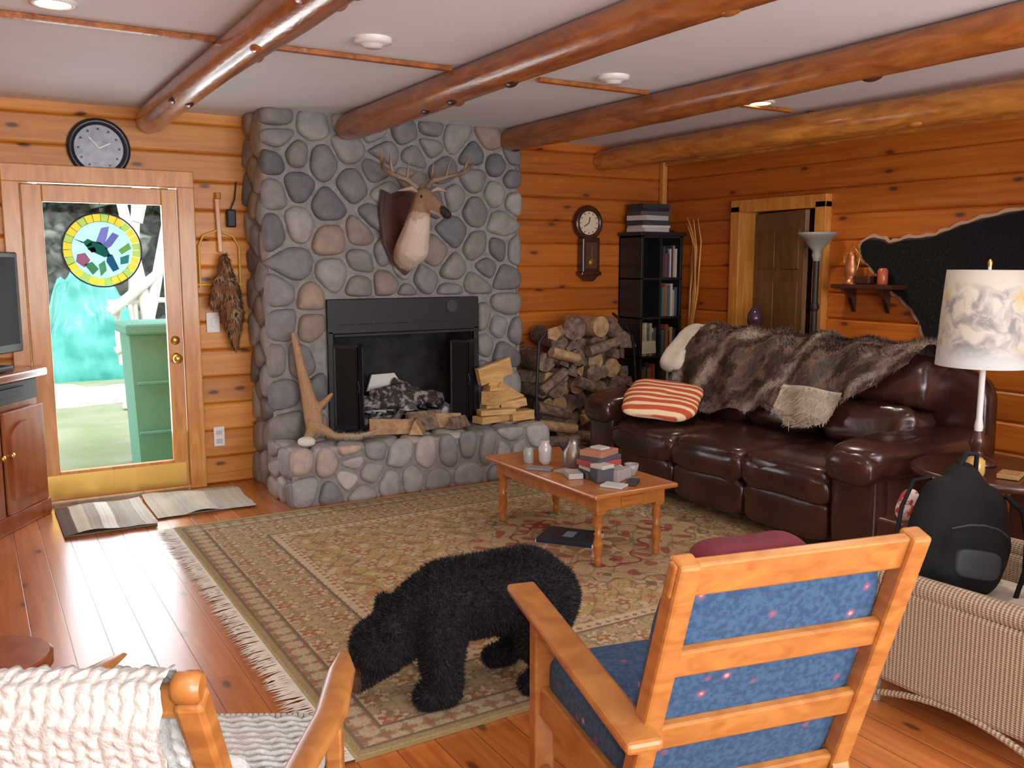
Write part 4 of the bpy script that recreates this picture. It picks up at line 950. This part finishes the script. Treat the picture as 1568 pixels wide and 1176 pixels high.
b.add(vs,fs,KNIT,True);b.done('cable_knit_blanket',parent=rc)
b=B();b.se((0,.03,.43),(.50,.50,.13),KNIT,.45,.3,wob=.02);b.se((-.02,-.17,.52),(.40,.10,.24),KNIT,.35,.25,rot=(28,0,0),wob=.02)
for i in range(34):
    x=-.22+.44*i/33;b.tube([(x,.25,.485),(x+.005,.30,.455),(x,.325,.38)],[.006,.007,.003],KNIT,6)
for k in range(14):
    b.tube([(-.23+.46*t/24,-.10+.024*k,.494+.004*math.sin(t*2.2+k*1.5)) for t in range(25)],.008,KNIT,6,jit=.3)
b.done('woven_seat_cushion',parent=rc)
b=B();b.lathe([(.12,0),(.13,.02),(.12,.05),(.17,.20),(.19,.23),(.19,.26),(.18,.27)],(-.02,3.28,0),CABW,28);b.done('turned_wooden_stool')
# ------------------------------------------------------------------ wicker chair
b=B();wx0,wx1,wy0,wy1=2.65,3.42,1.30,2.02
b.bb(wx0,wx0+.09,wy0,wy1-.02,.10,.45,WICK,.02);b.bb(wx1-.09,wx1,wy0,wy1-.02,.10,.45,WICK,.02)
b.bb(wx0+.02,wx1-.02,wy0,wy1-.04,.10,.28,WICK,.02)
for x in (wx0+.035,wx1-.035): b.tube([(x,wy1-.05,.36),(x,wy1-.03,.435),(x,wy1-.10,.46),(x,wy0,.48)],[.035,.038,.038,.038],WICK,14)
b.bb(wx0,wx1,wy0-.10,wy0+.0,.13,.85,WICK,.03);b.tube([(wx0+.02,wy0-.05,.6),(wx0+.08,wy0-.05,.84),((wx0+wx1)/2,wy0-.05,.92),(wx1-.08,wy0-.05,.84),(wx1-.02,wy0-.05,.6)],.055,WICK,14)
for x in (wx0+.04,wx1-.04):
    for y in (wy0-.04,wy1-.07): b.tube([(x,y,0),(x,y,.2)],[.022,.03],WICK,12)
for x in (wx0+.01,wx1-.01):
    b.tube([(x,wy0,.04)]+[(x,wy0+(wy1-.08-wy0)*t/10,.04+.065*math.sin(math.pi*t/10)) for t in range(1,10)]+[(x,wy1-.08,.04)],.012,WICK,8)
wk=b.done('wicker_armchair')
b=B();b.se(((wx0+wx1)/2,1.65,.32),(.56,.6,.1),CREAM,.4,.3);b.done('wicker_seat_cushion',parent=wk)
b=B();b.se((3.22,1.48,.53),(.34,.14,.34),CREAM,.7,.5,rot=(-20,0,-10));b.done('white_throw_pillow',parent=wk)
b=B();BP=mk('black_nylon_mat',(.009,.010,.012),.8,bump=.5,bs=9,spec=.25);GY=mk('grey_nylon_mat',(.035,.04,.046),.7)
vs,fs=blob([[(0,.0,.09,.10),(0,0,.2,.118),(0,.01,.32,.105),(0,.03,.40,.075)],[(-.08,0,.09,.092),(-.09,0,.2,.10),(-.07,.01,.33,.088)],[(.08,0,.09,.092),(.09,0,.2,.10),(.07,.01,.33,.088)],[(-.055,-.07,.10,.075),(.055,-.07,.10,.075),(.05,-.07,.2,.068),(-.05,-.07,.2,.068),(-.055,-.07,.10,.075)]],.010,16)
vs=[tuple(V(v)+V(v).normalized()*.014*noise.noise(V(v)*9)) for v in vs]
b.add(vs,fs,BP,True)
b.tube([(-.10,-.125,.24),(-.05,-.145,.262),(0,-.15,.268),(.05,-.145,.262),(.10,-.125,.24)],.004,GY,6)
b.se((0,-.137,.13),(.16,.04,.10),GY,.5)
b.tube([(-.03,.02,.45),(-.015,.0,.51),(.02,0,.51),(.035,.02,.45)],.009,BP,8)
for sx in (-1,1): b.tube([(sx*.1,.06,.40),(sx*.15,.09,.38),(sx*.18,.09,.28),(sx*.19,.08,.18),(sx*.15,.04,.06)],.016,BP,10,squash=.5)
b.tube([(.12,-.04,.38),(.18,-.06,.33),(.21,-.06,.24),(.22,-.06,.12),(.2,-.06,.02)],.009,BP,8)
o=b.done('backpack',(2.97,1.86,.368),-30,parent=wk);o.rotation_euler=(R(-8),R(9),R(-30))
b=B();b.se((3.14,2.17,.60),(.10,.07,.12),mk('red_white_cloth_mat',(.45,.04,.05),.9,col2=(.7,.65,.62),vs=18,lo=.45,hi=.5),.8,wob=.04);b.bb(3.06,3.22,2.09,2.25,0,.54,DKW,.01);b.done('flag_pouch_on_stand')
b=B();b.se((2.52,2.10,.05),(.10,.26,.10),WHITE,.7,wob=.02);b.done('white_slipper')
# ------------------------------------------------------------------ outside
GR=mk('yard_ground_mat',(.26,.32,.16),.95,col2=(.38,.40,.28),vs=1.6,bump=.3,bs=20)
b=B();b.bb(-25,40,6.57,60,-.3,-.12,GR);b.done('ground')
b=B();TQ=mk('green_bin_mat',(.14,.42,.31),.5)
b.poly([(1.11,7.6,-.12),(1.60,7.6,-.12),(1.64,7.6,.98),(1.07,7.6,.98)],(0,.5,0),TQ);b.box((1.355,7.84,1.03),(.64,.62,.09),TQ,.02);b.box((1.355,7.57,.6),(.5,.03,.03),TQ,.01);b.box((1.355,7.57,.2),(.5,.03,.03),TQ,.01)
b.done('garbage_bin')
b=B();vs=[];fs=[];n=44
for i in range(n+1):
    for j in range(n+1):
        x=.85+1.30*i/n;y=14.0+1.5*j/n;e=min(1,4*min(i,n-i,j,n-j)/n);xx=(i/n-.55)
        vs.append((x+.1*noise.noise(V((x*3,y*3,7))),y,-.12+e**.5*(1.48-2.2*xx*xx+.35*noise.noise(V((x*2.3,y,1)))+.30*noise.noise(V((x*7,y*7,3))))))
for i in range(n):
    for j in range(n): k=i*(n+1)+j;fs.append((k,k+n+1,k+n+2,k+1))
b.add(vs,fs,mk('teal_tarp_mat',(.03,.32,.26),.35,col2=(.14,.55,.48),vs=3),True)
b.done('tarp_covered_woodpile')
b=B();SN=mk('gravel_mat',(.74,.73,.70),.9,col2=(.46,.44,.42),vs=5,bump=.5,bs=12)
for k in range(16):
    r=random.Random(k);b.se((-.2+r.random()*4,11.7+r.random()*1.6,-.14),(1.2+r.random(),.8,.16),SN,1,wob=.1,nu=16,nv=10)
b.done('gravel_patch')
b=B();rnd=random.Random(77);WB=mk('birch_bark_mat',(.80,.79,.77),.7,col2=(.6,.58,.56),vs=8)
for p,q,r in (((1.9,11,-.1),(1.55,11,2.2),.08),((1.5,11,-.1),(2.1,11,2.4),.07),((1.35,10.9,1.0),(2.4,11,1.9),.06),((1.4,11,.55),(2.4,11,1.0),.05),((1.7,11,2.0),(2.2,11,3.6),.06),((1.35,11,1.1),(2.3,11,1.1),.035),((1.45,11,1.1),(1.45,11,.4),.03),((1.62,11,1.2),(1.62,11,.4),.03),((1.8,11,1.25),(1.8,11,.4),.03)): b.tube([p,tuple((a+c)/2+rnd.uniform(-.04,.04) for a,c in zip(p,q)),q],[r,r*.9,r*.7],WB,8)
b.done('birch_log_trellis')
b=B();TRM=mk('foliage_mat',(.03,.045,.025),.9,col2=(.26,.28,.24),vs=5,lo=.42,hi=.62)
for k in range(150):
    x=-3+rnd.random()*12;y=18+rnd.random()*6;z=rnd.uniform(0,7);b.se((x,y,z),(.9+rnd.random(),.8,.6+rnd.random()),TRM,1,nu=12,nv=8,wob=.9,wf=3)
for k in range(24):
    x=-2+rnd.random()*9;b.tube([(x,17+rnd.random()*1,-.1),(x+rnd.uniform(-.5,.5),17.2,6)],[.10,.05],WB if k%2 else BARK,8)
b.done('tree_line')
# ------------------------------------------------------------------ camera, light
cam=bpy.data.cameras.new('camera');co_=bpy.data.objects.new('camera',cam);link(co_)
co_.location=(0,0,1.55);co_.rotation_euler=(R(82.33),0,R(-31.06));cam.lens=31.7;cam.sensor_width=36;cam.clip_start=.05
scn.camera=co_
w=bpy.data.worlds.new('world');scn.world=w;w.use_nodes=True;bg=w.node_tree.nodes['Background'];bg.inputs[0].default_value=(.90,.95,1,1);bg.inputs[1].default_value=2.2
def area(name,loc,rot,sx,sy,e,col=(1,1,1)):
    l=bpy.data.lights.new(name,'AREA');l.shape='RECTANGLE';l.size=sx;l.size_y=sy;l.energy=e;l.color=col
    o=bpy.data.objects.new(name,l);link(o);o.location=loc;o.rotation_euler=[R(a) for a in rot];return o
area('rear_fill_light',(1.7,-1.7,1.5),(106,0,0),4.6,1.7,245,(.97,.98,1))  # fill lamp added behind the camera, tilted up to brighten walls and ceiling
area('door_daylight',(.79,6.7,1.2),(-90,0,0),.8,1.7,26,(.88,.94,1))
l=bpy.data.lights.new('flash','POINT');l.energy=42;l.shadow_soft_size=.03;l.color=(1,.97,.95)
o=bpy.data.objects.new('camera_flash',l);link(o);o.location=(.03,-.02,1.62)
s=bpy.data.lights.new('sun','SUN');s.energy=2.0;s.angle=R(8);o=bpy.data.objects.new('sun',s);link(o);o.rotation_euler=(R(40),R(-20),R(20))
scn.view_settings.view_transform='Standard'
